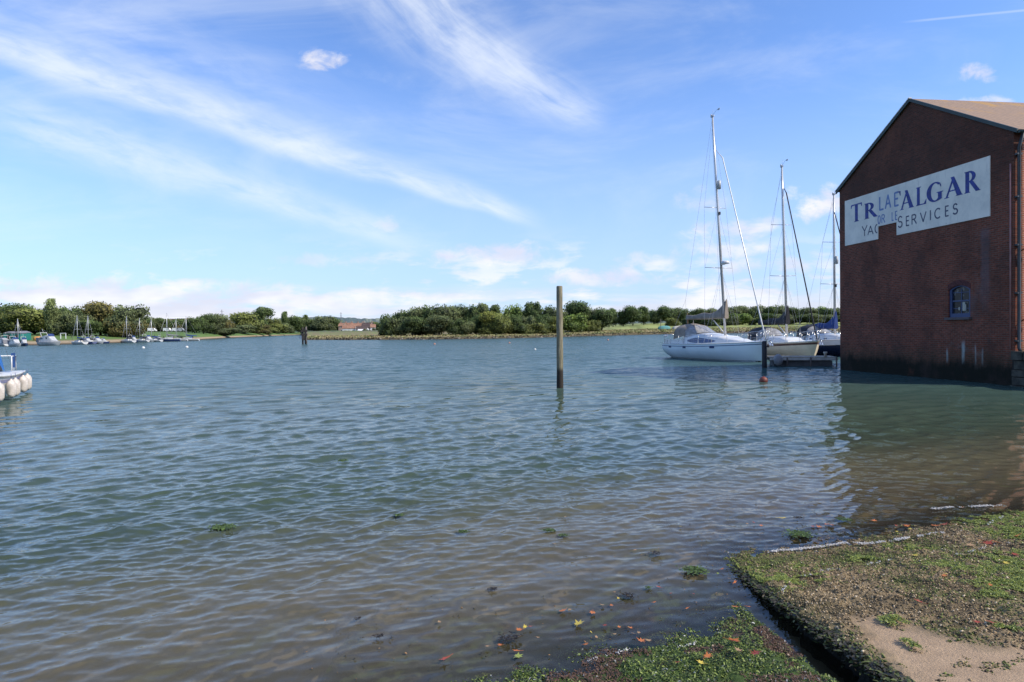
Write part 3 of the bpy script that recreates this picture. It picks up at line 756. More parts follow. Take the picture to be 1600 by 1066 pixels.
class Letter:
    def __init__(s): s.mb = MB(); s.k = 0; s.y = -.036
    def poly(s, P):
        s.k += 1; y = s.y - .0004*s.k; s.mb.add([(u, y, z) for u, z in P], [list(range(len(P)))])
    def glyph(s, polys, u0, u1, z0, z1):
        for P in polys: s.poly([(u0+(u1-u0)*a, z0+(z1-z0)*b_) for a, b_ in P])
    def stroke(s, pts, wd, u0, u1, z0, z1):
        Q = [(u0+(u1-u0)*a, z0+(z1-z0)*b_) for a, b_ in pts]
        if len(Q) > 2 and False: pass
        for i in range(len(Q)-1):
            (a, b_), (c_, d) = Q[i], Q[i+1]; l = math.hypot(c_-a, d-b_) or 1; nx, nz_ = -(d-b_)/l*wd/2, (c_-a)/l*wd/2
            e = wd*.18; ex, ez = (c_-a)/l*e, (d-b_)/l*e
            s.poly([(a+nx-ex, b_+nz_-ez), (c_+nx+ex, d+nz_+ez), (c_-nx+ex, d-nz_+ez), (a-nx-ex, b_-nz_-ez)])
def ringp(cx, cz, ro, rzo, ri, rzi, a0, a1, dx=0, n=14):
    """thick-thin bowl as quads"""
    out = []
    for i in range(n):
        A_ = [math.radians(a0+(a1-a0)*(i+j)/n) for j in (0, 1)]
        out.append([(cx+ro*math.cos(A_[0]), cz+rzo*math.sin(A_[0])), (cx+ro*math.cos(A_[1]), cz+rzo*math.sin(A_[1])), (cx+dx+ri*math.cos(A_[1]), cz+rzi*math.sin(A_[1])), (cx+dx+ri*math.cos(A_[0]), cz+rzi*math.sin(A_[0]))])
    return out
def R_(x0, x1, z0, z1): return [(x0, z0), (x1, z0), (x1, z1), (x0, z1)]
SER = {
 'T': [R_(.37, .64, .04, .95), R_(.04, .98, .93, 1.0), [(.0, .80), (.05, .80), (.14, .94), (.02, .99)], [(1.0, .80), (.95, .80), (.88, .94), (1.0, .99)], [(.28, 0), (.76, 0), (.70, .045), (.34, .045)]],
 'R': [R_(.10, .36, .04, .96), [(.02, 0), (.44, 0), (.38, .045), (.08, .045)], [(.02, 1), (.35, 1), (.35, .955), (.08, .955)]] + ringp(.34, .735, .44, .265, .20, .195, -90, 90) + [[(.36, .50), (.62, .50), (1.02, .05), (1.10, 0), (.78, 0)]] + [R_(.3, .40, .465, .53), R_(.3, .40, .94, 1.0)],
 'A': [[(.08, .03), (.20, .03), (.57, .94), (.48, 1.0)], [(.37, 1.03), (.57, 1.03), (1.0, .03), (.71, .03)], R_(.27, .72, .30, .36), [(-.02, 0), (.30, 0), (.26, .04), (.02, .04)], [(.64, 0), (1.06, 0), (1.02, .04), (.68, .04)]],
 'L': [R_(.14, .42, .04, .96), [(.04, 1), (.56, 1), (.50, .955), (.10, .955)], [(.04, 0), (1.0, 0), (.97, .06), (.10, .06)], [(.80, .05), (1.0, 0), (1.04, .26), (.99, .26)]],
 'G': ringp(.52, .5, .54, .52, .27, .445, 48, 318, .02, 22) + [[(.80, .86), (.90, .86), (.93, .70), (.89, .70)], R_(.72, .96, .08, .42), [(.62, .46), (1.06, .46), (1.02, .415), (.68, .415)], [(.70, .0), (.94, .08), (.80, .13)]],
 'E': [R_(.1, .26, 0, 1), R_(.1, .95, 0, .09), R_(.1, .85, .46, .55), R_(.1, .95, .91, 1)],
}
def arcpts(cx, cz, rx, rz, a0, a1, n=12): return [(cx+rx*math.cos(math.radians(a0+(a1-a0)*i/n)), cz+rz*math.sin(math.radians(a0+(a1-a0)*i/n))) for i in range(n+1)]
SAN = {
 'Y': [[(0, 1), (.5, .48), (1, 1)], [(.5, .5), (.5, 0)]], 'A': [[(0, 0), (.5, 1), (1, 0)], [(.2, .34), (.8, .34)]],
 'C': [arcpts(.56, .5, .52, .5, 50, 310)], 'c': [arcpts(.56, .5, .52, .5, 100, 260)], 'S': [arcpts(.5, .75, .40, .25, 30, 270, 12)[:] + arcpts(.5, .26, .44, .26, 90, -150, 12)],
 'E': [[(.9, 1), (.08, 1), (.08, 0), (.9, 0)], [(.08, .52), (.8, .52)]], 'R': [[(.08, 0), (.08, 1), (.55, 1)] + arcpts(.52, .76, .36, .24, 80, -90, 8) + [(.08, .52)], [(.5, .52), (1, 0)]],
 'V': [[(0, 1), (.5, 0), (1, 1)]], 'I': [[(.5, 0), (.5, 1)]], 'L': [[(.08, 1), (.08, 0), (.85, 0)]], 'O': [arcpts(.5, .5, .5, .5, 0, 360, 18)], 'T': [[(0, 1), (1, 1)], [(.5, 1), (.5, 0)]]}
def zc(a, b_): return 1310+a/6.4, 230+b_/6.4
def wz(a, b_): return wallpt(*zc(a, b_))
# baselines and cap lines measured on the board
bT = wz(160, 752); tT = wz(160, 575); bR = wz(1400, 435); tR = wz(1300, 245)
def lin(p, q, u): return p[1]+(q[1]-p[1])*(u-p[0])/(q[0]-p[0])
print('LET', bT, tT, bR, tR)
Lt = Letter()
for ch, x0, x1, yb, cap in (('T', 132, 243, 745, 1.0), ('R', 262, 392, 716, .86), ('A', 622, 758, 622, .93), ('L', 778, 885, 578, .93), ('G', 893, 1050, 545, .93), ('A', 1066, 1245, 505, .93), ('R', 1262, 1418, 450, 1.0)):
    u0 = wz(x0, yb)[0]; u1 = wz(x1, yb-8)[0]; um = (u0+u1)/2
    z0 = lin(bT, bR, um); z1 = lin(tT, tR, um); Lt.glyph(SER[ch], u0, u1, z0, z0+(z1-z0)*cap); Lt.mb.build('letter', blue, sg, recalc=False); Lt = Letter()
Lp = Letter(); Lp.y = -.0395
for ch, x0, x1, yb in (('L', 418, 464, 590), ('A', 478, 530, 578), ('E', 568, 612, 560)):
    u0 = wz(x0, yb)[0]; u1 = wz(x1, yb)[0]; um = (u0+u1)/2; z0 = lin(bT, bR, um); z1 = lin(tT, tR, um)
    for S_ in SAN[ch]: Lp.stroke(S_, .085, u0, u1, z0+.30*(z1-z0), z0+(z1-z0)*.98)
    Lp.mb.build('letter', pale, sg, recalc=False); Lp = Letter(); Lp.y = -.0395
for ch, x0, x1 in (('O', 404, 428), ('R', 440, 473), ('L', 543, 562), ('E', 577, 597)):
    u0 = wz(x0, 715)[0]; u1 = wz(x1, 710)[0]; um = (u0+u1)/2; z0 = lin(bT, bR, um)
    for S_ in SAN[ch]: Lp.stroke(S_, .05, u0, u1, z0-.36, z0+.0)
    Lp.mb.build('letter', pale, sg, recalc=False); Lp = Letter(); Lp.y = -.0395
Lf = Letter(); Lf.y = -.0405
u0 = wz(600, 500)[0]; u1 = wz(630, 500)[0]; z0 = lin(bT, bR, u0); z1 = lin(tT, tR, u0)
Lf.glyph([R_(.2, 1, .95, 1.0), [(.8, .76), (1, .76), (1, .98), (.5, .96)]], u0, u1, z0, z1)
Lf.mb.build('letter', blue, sg, recalc=False)
Ls = Letter()
zb0 = wz(640, 798); zb1 = wz(1180, 668); h1 = wz(1180, 568)[1]-zb1[1]
for ch, x0, x1, big in (('S', 604, 648, 1), ('E', 684, 716, 0), ('R', 740, 788, 0), ('V', 828, 884, 0), ('I', 920, 936, 0), ('C', 970, 1030, 0), ('E', 1076, 1112, 0), ('S', 1154, 1202, 0)):
    yb = 798-(x0-640)*.24; u0 = wz(x0, yb)[0]; u1 = wz(x1, yb)[0]; z0 = lin(zb0, zb1, (u0+u1)/2)
    for S_ in SAN[ch]: Ls.stroke(S_, .055, u0, u1, z0, z0+h1*(1.2 if big else 1.0))
    Ls.mb.build('letter', grey, sg, recalc=False); Ls = Letter()
for ch, x0, x1, big in (('Y', 244, 294, 1), ('A', 302, 354, 0), ('c', 372, 420, 0)):
    yb = 870-(x0-244)*.2; u0 = wz(x0, yb)[0]; u1 = wz(x1, yb)[0]; z0 = lin(zb0, zb1, (u0+u1)/2)
    for S_ in SAN[ch]: Ls.stroke(S_, .055, u0, u1, z0, z0+h1*(1.2 if big else 1.0))
    Ls.mb.build('letter', grey, sg, recalc=False); Ls = Letter()
# small notice on the sunlit wall
sp = empty('wall_notice', BL + U*(WL+.02) + NI*.95, math.atan2(U.y, U.x), 'small pale notice board on the sunlit brick wall beside the drainpipe', 'sign')
MB().box((.0, .45, 4.45), (.03, .9, .42)).build('panel', pbr('notice_white', (.7, .72, .72), .5, var=.05), sp)
MB().box((.0, .45, 4.86), (.034, .9, .34)).build('panel', pbr('notice_grey', (.28, .30, .33), .5, var=.4, scale=6), sp)
MB().box((.0, .45, 4.675), (.036, .9, .03)).build('stripe', pbr('notice_green', (.05, .35, .25), .5), sp)
# ================================================================== pole, piles, buoys, pontoon
woodm, t, b = newmat('pole_wood')
tc = nd(t, 'ShaderNodeTexCoord').outputs['Object']; x, y, z = sep(t, tc)
n1 = noise(t, comb(t, x*9.0, y*9.0, z*.8), 2.0, 6, .7); n2 = noise(t, tc, 3, 4, .6)
c = cmix(t, n1.ss(.35, .65), (.29, .255, .165), (.13, .11, .07)); c = cmix(t, n2.ss(.5, .7)*.4, c, (.13, .14, .06)); c = cmix(t, (z+n2*.3).ss(1.0, .75), c, (.025, .018, .012))
t.links.new(c, b.inputs['Base Color']); b.inputs['Roughness'].default_value = .9
bp = nd(t, 'ShaderNodeBump'); bp.inputs['Distance'].default_value = .02; t.links.new(n1.k, bp.inputs['Height']); t.links.new(bp.outputs[0], b.inputs['Normal'])
p = G(875, 606); top = at(876.5, 447, p.y).z
w_ = 10.5/1000*p.y
b_ = MB(); pr = []
for i in range(14):
    z_ = -1.5+(top+1.5)*i/13; pr.append((w_/2*(1.03-.12*i/13)*(1+.03*math.sin(i*2.1)), z_))
b_.lathe(pr[:-1]+[(w_/2*.9, top-.03), (w_/2*.8, top)], n=18)
o = b_.build('mooring_post', woodm, loc=(p.x, p.y, 0)); o.rotation_euler = (0, .006, 0)
tag(o, 'tall weathered round timber post standing alone in open water', 'post')
# dolphin of two piles
p = G(476, 538); Yd = p.y; dl = empty('timber_dolphin', p, .1, 'dark timber dolphin of two piles joined by crossbeams off the grassy point', 'mooring dolphin')
darkw = pbr('dark_wood', (.055, .045, .038), .9, var=.4, scale=2, bump=.3); grw = pbr('grey_wood', (.17, .145, .125), .9, var=.35, scale=2, bump=.3)
hz_ = at(476, 510.5, Yd).z
for dx, m_ in ((-.34, darkw), (.34, grw)): MB().lathe([(.18, -1), (.17, hz_*.5), (.155, hz_*(.96 if dx < 0 else 1))], (dx, 0, 0), 10).build('pile', m_, dl)
MB().lathe([(.18, -1), (.17, hz_*.5), (.15, hz_*.92)], (0, .8, 0), 10).build('pile', darkw, dl)
for z_ in (.75, .55): MB().box((0, -.28, hz_*z_), (1.25, .14, .42)).build('crossbeam', darkw, dl)
MB().box((-.2, -.3, hz_*.35), (.5, .12, .9)).build('fender_board', darkw, dl)
def buoy(px, py, rad, col, label, group='mooring buoys on the river'):
    q = G(px, py); o = empty('mooring_buoy', q, 0, label, 'buoy', group)
    MB().lathe([(rad*math.cos(a)*1.0, rad*.35+rad*math.sin(a)) for a in [math.radians(-80+16*i) for i in range(11)]], n=14).build('float', col, o)
    MB().tube([(0, 0, rad*1.3), (0, 0, rad*1.55), (rad*.22, 0, rad*1.62), (0, 0, rad*1.68)], rad*.06+.008, 6).build('ring', lm, o)
red = pbr('buoy_red', (.22, .05, .03), .55, var=.3, scale=5); wht = pbr('buoy_white', (.75, .74, .70), .5); org = pbr('buoy_orange', (.5, .24, .17), .55)
buoy(1193, 597, .165, red, 'round red mooring buoy on dark water below the nearest yacht hull', 'mooring buoys on the river')
for i, (a, b_, r_, m_, lb) in enumerate(((224, 544.5, .24, wht, 'white buoy leftmost on the river, off the small boats'), (292, 543.5, .24, wht, 'white buoy below the last white sailing boat on the left shore'),
    (679, 538.5, .19, org, 'pinkish buoy off the grassy shore, left of the tall post'), (796, 536.5, .17, org, 'orange buoy close to the grassy shore nearest left of the tall post'),
    (836, 547, .13, wht, 'tiny white buoy just left of the tall post'), (950, 532, .2, org, 'orange buoy between the tall post and the nearest yacht'))): buoy(a, b_, r_, m_, lb)
# black pile at the pontoon end
p = G(1194.5, 575); z_ = at(1194, 533, p.y).z
o = MB().lathe([(.135, -1.5), (.13, z_-.04), (.10, z_)], n=12).tube([(.0, -.15, z_-.3), (.2, -.15, z_-.32)], .03).build('pontoon_pile', pbr('tar_black', (.016, .017, .022), .6, var=.4), loc=(p.x, p.y, 0))
tag(o, 'short black pile in front of the bow of the nearest yacht', 'pile')
# pontoon
pa = G(1203, 572.5); pb = Vector((BL.x+1.2, pa.y-.9, 0)); d = (pb-pa); PL = d.length; pz = at(1260, 558, (pa.y+pb.y)/2).z
po = empty('floating_pontoon', pa, math.atan2(d.y, d.x), 'grey floating pontoon between the black pile and the brick warehouse', 'pontoon')
dk = MB(); n = int(PL/.15)
for i in range(n): dk.box((.075+i*.15, 1.0, pz-.02), (.138, 1.9, .035))
dk.build('deck', pbr('deck_wood', (.33, .29, .23), .8, var=.3, scale=3), po)
MB().box((PL/2, .0, pz-.11), (PL, .07, .13)).build('edge_beam', pbr('beam_grey', (.50, .48, .44), .7), po)
for i in range(4): MB().box((.6+i*(PL-1)/3.3, 1.0, .08), (min(1.15, PL/4.4), 1.7, .42)).build('float', pbr('float_grey', (.10, .105, .11), .85, var=.35, scale=2), po)
MB().box((PL/2, 1.0, pz-.17), (PL, 1.75, .05)).build('frame', darkw, po)
for x_ in (.9, 2.1, 3.4): MB().tube([(x_, -.06, pz), (x_, -.06, -.3)], .045, 6).build('guide_post', grw, po)
MB().lathe([(.07, 0), (.07, .18), (.10, .2), (.10, .28)], (2.9, .25, pz), 10).build('bollard', pbr('cream', (.55, .5, .42), .6), po)
for i, (x_, c_) in enumerate(((-.15, (.25, .25, .26)),)):
    o = MB().lathe([(.05, -.42), (.2, -.32), (.26, -.1), (.2, .12), (.06, .22)], n=12).build('ball_fender', pbr('fender_grey', c_, .6)); o.location = pa + Vector((.35, -.28, pz-.05)); tag(o, 'grey ball fender hanging at the end of the pontoon by the black pile', 'fender')
# ================================================================== yachts
gel = pbr('white_gelcoat', (.72, .72, .70), .25, var=.06, scale=1); shade_white = pbr('white_hull_shade_tint', (.76, .84, .88), .22, var=.06, scale=1)  # hull white tinted blue to carry the sky shade
cream = pbr('cream_hull', (.86, .71, .52), .3, var=.08, scale=1.5); navy = pbr('navy_hull', (.012, .022, .065), .25, var=.2)
black = pbr('black_rubber', (.012, .012, .014), .5); alu = pbr('mast_alloy', (.55, .55, .54), .35, .4, var=.1); wirem = pbr('wire', (.45, .46, .48), .4, .3)
beigec = pbr('canvas_taupe', (.30, .25, .20), .85, var=.2, scale=3, bump=.3); blackc = pbr('canvas_black', (.02, .021, .028), .8, var=.3, scale=3); bluec = pbr('canvas_blue', (.02, .055, .22), .8, var=.2, scale=3)
clearv = pbr('clear_vinyl', (.36, .35, .33), .15, var=.3, scale=4); tint = pbr('tinted_glass', (.045, .075, .20), .08, var=.3, scale=3); teak = pbr('teak', (.30, .17, .09), .6, var=.2)
steel = pbr('stainless', (.6, .6, .6), .2, .9, var=.05); brownst = pbr('brown_stripe', (.13, .055, .04), .4); greyst = pbr('grey_stripe', (.16, .22, .34), .4)
def hull_fn(L, B, fb, fs, stern=.72, reverse=.5, full=.5):
    """returns S(t,v): t 0 stern..1 bow, v 0 keel..1 sheer"""
    def bw(t): return B/2*(stern + (1-stern)*math.sin(min(t/full, 1)*PI/2)) if t < full else B/2*(math.cos(((t-full)/(1-full))*PI/2)**.72)
    def sh(t): return fs + (fb-fs)*t**1.6 - .06*math.sin(t*PI)
    def S(t, v):
        x = -L/2 + t*L
        z0 = -.42 + (.42+.05)*max(0, (t-.82)/.18)**2 + (.45*max(0, (.2-t)/.2)**1.5)
        z = z0 + (sh(t)-z0)*v
        x += (t > .5)*((t-.5)/.5)**3*(v-1)*.55            # raked stem
        x += max(0, (.12-t)/.12)*(v)*reverse*.8            # reverse transom
        y = bw(t)*(math.sin(min(v*1.25, 1)*PI/2)**.62)*(.93+.07*v)
        return x, y, z
    return S, bw, sh
def yacht(name, pos, rz, label, L, B, fb, fs, hullm, mast_h, mastx, boom_l, boom_z, foot, coverm, stripe, hoodm, furlm, cab, roll_hood=True, radar=False, reflector=True, ports=(), lens=False, topm=None, heel=0.0, rake=.02, lean=0.0, darkhull=None, spreads=(.36, .66)):
    o = empty(name, pos, rz, label, 'yacht', 'sailing yachts berthed by the pontoon')
    S, bw, sh = hull_fn(L, B, fb, fs)
    T = [i/36 for i in range(37)]; Vv = [0, .08, .16, .26, .38, .5, .62, .74, .86, .94, 1.0]
    h = MB()
    for s_ in (1, -1):
        rows = [[(lambda q: (q[0], q[1]*s_, q[2]))(S(t_, v)) for v in Vv] for t_ in T]
        h.loft(rows)
    tr = [S(0, v) for v in Vv]; h.add([(x, y, z) for x, y, z in tr]+[(x, -y, z) for x, y, z in tr], [(i, i+1, 11+i+1, 11+i) for i in range(10)])
    h.build('hull', hullm, o)
    def band(nm, z0, z1, mt, t0=0, t1=1, off=.008):
        b_ = MB()
        for s_ in (1, -1):
            rows = []
            for i in range(37):
                t_ = t0+(t1-t0)*i/36; r = []
                for zz in (z0, z1):
                    if zz < -5: zz = sh(t_)+zz+10
                    # find v for height
                    lo, hi = 0, 1
                    for _ in range(14):
                        m_ = (lo+hi)/2
                        if S(t_, m_)[2] < zz: lo = m_
                        else: hi = m_
                    q = S(t_, lo); r.append((q[0]+(off if t_ > .97 else 0), (q[1]+off)*s_, q[2]))
                rows.append(r)
            b_.loft(rows)
        return b_.build(nm, mt, o, recalc=False)
    band('boot_stripe', -.38, .07, black if not darkhull else darkhull)
    band('cove_stripe', stripe[1], stripe[2], stripe[0])
    band('rubbing_strake', -10.05, -10.0, alu if topm is None else topm, off=.018)
    # deck
    d = MB(); rows = []
    for t_ in T:
        q = S(t_, 1); rows.append([(q[0], q[1]-.01, q[2]), (q[0], q[1]*.5, q[2]+.05), (q[0], 0, q[2]+.07), (q[0], -q[1]*.5, q[2]+.05), (q[0], -q[1]+.01, q[2])])
    d.loft(rows); d.build('deck', gel, o)
    # coachroof: list (t, halfwidth fraction, height)
    cr = MB(); rows = []; prof = cab
    def cp(t_, k):
        for (a, wa, ha), (b_, wb, hb) in zip(prof, prof[1:]):
            if a <= t_ <= b_+1e-6:
                f = (t_-a)/(b_-a); f = f*f*(3-2*f); wd = wa+(wb-wa)*f; hh = ha+(hb-ha)*f; break
        W = wd; z = sh(t_)+.04; x = -L/2+t_*L
        P = [(W, -.06), (W*.95, hh*.62), (W*.84, hh*.92), (W*.45, hh*1.04), (0, hh*1.08)]
        return [(x, y, z+zz) for y, zz in P][k]
    ts = [prof[0][0]+(prof[-1][0]-prof[0][0])*i/20 for i in range(21)]
    for t_ in ts:
        h_ = [cp(t_, k) for k in range(5)]; rows.append(h_ + [(x, -y, z) for x, y, z in h_[-2::-1]])
    cr.loft(rows, caps=True); cab_o = cr.build('coachroof', topm or gel, o)
    def side(t_, v, s_, off=.012):
        a = cp(t_, 0); b_ = cp(t_, 1); return (a[0]+(b_[0]-a[0])*v, (a[1]+(b_[1]-a[1])*v+off)*s_, a[2]+(b_[2]-a[2])*v)
    for s_ in (1, -1):
        if lens:
            for (a, b_, h0) in ((.325, .455, .95), (.465, .63, .95)):
                w_ = MB(); rows = []
                for i in range(9):
                    f = i/8; t_ = a+(b_-a)*f; hh = h0*(math.sin((f*.5+.5 if a > .4 else f*.5)*PI)**.6 if True else 1)
                    hh = max(hh, .02); rows.append([side(t_, .56-hh*.42, s_), side(t_, .56+hh*.42, s_)])
                w_.loft(rows); w_.build('cabin_window', tint, cab_o, recalc=False)
        else:
            for (a, b_, v0, v1) in ports:
                w_ = MB(); w_.loft([[side(a, v0, s_), side(a, v1, s_)], [side((a+b_)/2, v0-.02, s_), side((a+b_)/2, v1+.02, s_)], [side(b_, v0, s_), side(b_, v1, s_)]]); w_.build('cabin_window', tint, cab_o, recalc=False)
    if lens:
        for s_ in (1, -1):
            for t_ in (.17, .37, .66):
                w_ = MB()
                for dt in (0,):
                    q0 = S(t_-.02, .80); q1 = S(t_+.02, .80); q2 = S(t_+.02, .90); q3 = S(t_-.02, .90)
                    w_.add([(q[0], (q[1]+.014)*s_, q[2]) for q in (q0, q1, q2, q3)], [(0, 1, 2, 3)])
                w_.build('hull_window', tint, o, recalc=False)
    # cockpit coamings, wheel
    x0 = -L/2+.06*L; x1 = -L/2+prof[0][0]*L; zc_ = sh(.2)
    for s_ in (1, -1): MB().box(((x0+x1)/2, s_*B*.30, zc_+.14), (x1-x0, .22, .28)).build('coaming', gel, o)
    wl_ = MB(); wx = x0+.75; wl_.tube([(wx, .42*math.cos(a), zc_+.55+.42*math.sin(a)) for a in [2*PI*i/18 for i in range(19)]], .014, 5, cap=False)
    for i in range(3): a = PI*i/3; wl_.tube([(wx, .42*math.cos(a), zc_+.55+.42*math.sin(a)), (wx, -.42*math.cos(a), zc_+.55-.42*math.sin(a))], .009, 4)
    wl_.box((wx+.08, 0, zc_+.3), (.14, .2, .7)); wl_.build('steering_wheel', steel, o)
    # spray hood
    hx1 = -L/2+(prof[0][0]+.12)*L; hx0 = -L/2+(prof[0][0]-.05)*L; zr = cp(prof[0][0]+.12, 4)[2]
    def archr(x, W, z0, h_, n=12): return [(x + (.0), W*math.cos(PI*i/n)*-1, z0+h_*math.sin(PI*i/n)**.55) for i in range(n+1)]
    hd = MB(); hh = .74
    r0_ = archr(hx0-.45, B*.36, zr-.42, hh+.33); r1_ = archr(hx0+.15, B*.36, zr-.30, hh+.27); r2_ = archr(hx0+.75, B*.33, zr-.16, hh*.9+.1); r3_ = archr(hx1+.05, B*.26, zr-.05, .1)
    hd.loft([r0_, r1_, r2_]); hd.build('sprayhood', hoodm, o, recalc=False)
    pn_ = MB(); pn_.loft([r2_, r3_]); pn_.build('sprayhood_window', clearv, o, recalc=False)
    [MB().tube(r, .018, 6, cap=False).build('sprayhood_frame', hoodm, o) for r in (r0_, r2_)]
    # rails
    pts = {1: [], -1: []}
    for s_ in (1, -1):
        for t_ in [.05, .17, .29, .41, .53, .65, .77, .88]:
            q = S(t_, 1); p_ = (q[0], (q[1]-.07)*s_, q[2]); pts[s_].append(p_)
            MB().tube([p_, (p_[0], p_[1], p_[2]+.62)], .014, 5).build('stanchion', steel, o)
        for hgt in (.31, .61): MB().tube([(p_[0], p_[1], p_[2]+hgt) for p_ in pts[s_]], .0055, 4, cap=False).build('guard_wire', wirem, o)
    q = S(.88, 1); q2 = S(.975, 1); bx = L/2+.06
    pl = MB().tube([(q[0], q[1]-.07, q[2]+.6), (q2[0], q2[1], q2[2]+.66), (bx, .10, q2[2]+.68), (bx, -.10, q2[2]+.68), (q2[0], -q2[1], q2[2]+.66), (q[0], -q[1]+.07, q[2]+.6)], .016, 6)
    for s_ in (1, -1): pl.tube([(q2[0], q2[1]*s_, q2[2]), (q2[0], q2[1]*s_, q2[2]+.66)], .016, 6).tube([(bx, .1*s_, q2[2]+.68), (bx-.12, .06*s_, q2[2]+.02)], .016, 6)
    pl.build('pulpit', steel, o)
    q = S(.0, 1); q1 = S(.12, 1)
    for s_ in (1, -1):
        ps_ = MB()
        ps_.tube([(q1[0], (q1[1]-.07)*s_, q1[2]), (q1[0], (q1[1]-.07)*s_, q1[2]+.64), (q[0]+.1, (q[1]-.1)*s_, q[2]+.64), (q[0]+.1, (q[1]-.1)*s_, q[2])], .017, 6)
        ps_.tube([(q1[0], (q1[1]-.07)*s_, q1[2]+.32), (q[0]+.1, (q[1]-.1)*s_, q[2]+.32)], .014, 5).tube([(q[0]+.1, (q[1]-.1)*s_, q[2]+.64), (q[0]+.1, .35*s_, q[2]+.64), (q[0]+.1, .35*s_, q[2])], .017, 6); ps_.build('pushpit', steel, o)
    # anchor and roller
    MB().box((L/2+.02, 0, fb+.03), (.5, .12, .08)).tube([(L/2-.1, 0, fb+.1), (L/2+.32, 0, fb+.02), (L/2+.36, 0, fb-.22)], .025, 6).box((L/2+.30, 0, fb-.2), (.2, .26, .04), ry=.8).build('anchor', steel, o)
    # mast, boom
    mx = mastx; mz = cp(min(max((mx+L/2)/L, prof[0][0]), prof[-1][0]), 4)[2]-.05
    mt = lambda z: (mx - rake*(z-mz), lean*(z-mz), z); ly = lean*(mast_h-mz)
    m_ = MB().tube([mt(mz), mt(mz+mast_h*.5), mt(mast_h*.8), mt(mast_h)], [.095, .095, .085, .06], 10, sy=.75)
    m_.build('mast', alu, o)
    hd_ = MB().box((mt(mast_h)[0], ly, mast_h+.02), (.32, .08, .08)).tube([mt(mast_h), (mt(mast_h)[0], ly+.05, mast_h+.5)], .008, 4)
    hd_.tube([(mt(mast_h)[0]-.1, ly, mast_h+.04), (mt(mast_h)[0]+.55, ly-.05, mast_h+.30), (mt(mast_h)[0]+.75, ly+.02, mast_h+.30)], .010, 4).box((mt(mast_h)[0]+.66, ly, mast_h+.3), (.22, .02, .10)).lathe([(.01, 0), (.05, .02), (.05, .12), (.01, .14)], (mt(mast_h)[0]-.12, ly, mast_h+.05), 8)
    hd_.build('masthead', wirem, o)
    bz = boom_z
    MB().tube([(mx-.1, 0, bz), (mx-boom_l, 0, bz-.02)], [.075, .06], 8).build('boom', alu, o)
    cv = MB(); rows = []
    for i in range(17):
        f = i/16; x = mx+.16-(boom_l+.1)*f; top_ = .30 + .95*math.exp(-f*7.5) + .06*math.sin(f*14); top_ = top_*(1-.35*f**3)
        wv = .17*(1-.45*f); ring_ = []
        for k in range(12):
            a = 2*PI*k/12; zz = math.sin(a); ring_.append((x, wv*math.cos(a)*(1 if zz < 0 else .55+.45*(1-zz)), bz+.02+(top_*zz if zz > 0 else .13*zz)))
        rows.append(ring_)
    cv.loft(rows, closed=True, caps=True); cv.build('sail_cover', coverm, o)
    MB().tube([(mx-.05, 0, mz+.15), (mx-boom_l*.32, 0, bz-.06)], .035, 6).build('vang', alu, o)
    MB().tube([(mx-boom_l*.8, 0, bz), (mx-boom_l*.8-.1, 0, zc_+.3)], .015, 4).build('mainsheet', wirem, o)
    # standing rigging
    fx = L/2-.12; fz = fb+.05; ft = mt(mast_h*(.90 if not radar else .87))
    MB().tube([(fx, 0, fz), (fx+(ft[0]-fx)*.04, 0, fz+(ft[2]-fz)*.04), (fx+(ft[0]-fx)*.95, 0, fz+(ft[2]-fz)*.95), ft], [.03, .045, .036, .015], 8).build('furled_genoa', furlm, o)
    sp_ = []; w = []
    ch = (mx-.3, B/2*.86, sh(.55))
    for k, fh in enumerate(spreads):
        z = mz+(mast_h-mz)*fh; wd = B*(.33-.07*k); p0_ = mt(z); sp_.append((p0_[0]-.28, wd, z+.05, p0_[1]))
        s_b = MB()
        for s_ in (1, -1): s_b.tube([p0_, (p0_[0]-.28, wd*s_+p0_[1], z+.05)], .02, 5)
        s_b.build('spreader', alu, o)
    for s_ in (1, -1):
        path = [(ch[0], ch[1]*s_, ch[2])] + [(a, b_*s_+e_, c_) for a, b_, c_, e_ in sp_] + [mt(mast_h*.97)]
        MB().tube(path, .008, 4, cap=False).build('shroud', wirem, o)
        MB().tube([(ch[0]+.25, ch[1]*s_*.95, ch[2]), mt(mz+(mast_h-mz)*spreads[0])], .007, 4, cap=False).build('shroud', wirem, o)
        MB().tube([(ch[0]-.25, ch[1]*s_*.95, ch[2]), mt(mz+(mast_h-mz)*spreads[0])], .007, 4, cap=False).build('shroud', wirem, o)
        MB().tube([(sp_[0][0], sp_[0][1]*s_+sp_[0][3], sp_[0][2]), mt(mz+(mast_h-mz)*spreads[1])], .006, 4, cap=False).build('shroud', wirem, o)
        q = S(0, 1); MB().tube([(q[0]+.15, q[1]*.7*s_, q[2]), (q[0]+1.2, 0, q[2]+3.2)], .008, 4, cap=False).build('backstay', wirem, o)
    q = S(0, 1); MB().tube([(q[0]+1.2, 0, q[2]+3.2), mt(mast_h)], .008, 4, cap=False).build('backstay', wirem, o)
    for dy in (.14, -.12): MB().tube([(mx-.2, dy*1.2, mz), (mt(mast_h*.95)[0]-.1, dy*.2+ly*.95, mast_h*.95)], .007, 4, cap=False).build('halyard', wirem, o)
    if radar:
        z = mz+(mast_h-mz)*.325; p_ = mt(z); MB().lathe([(.05, 0), (.26, .03), (.28, .12), (.20, .22), (.03, .24)], (p_[0]+.42, p_[1], z), 16).tube([(p_[0]+.4, p_[1], z), p_], .03, 6).build('radar_dome', gel, o)
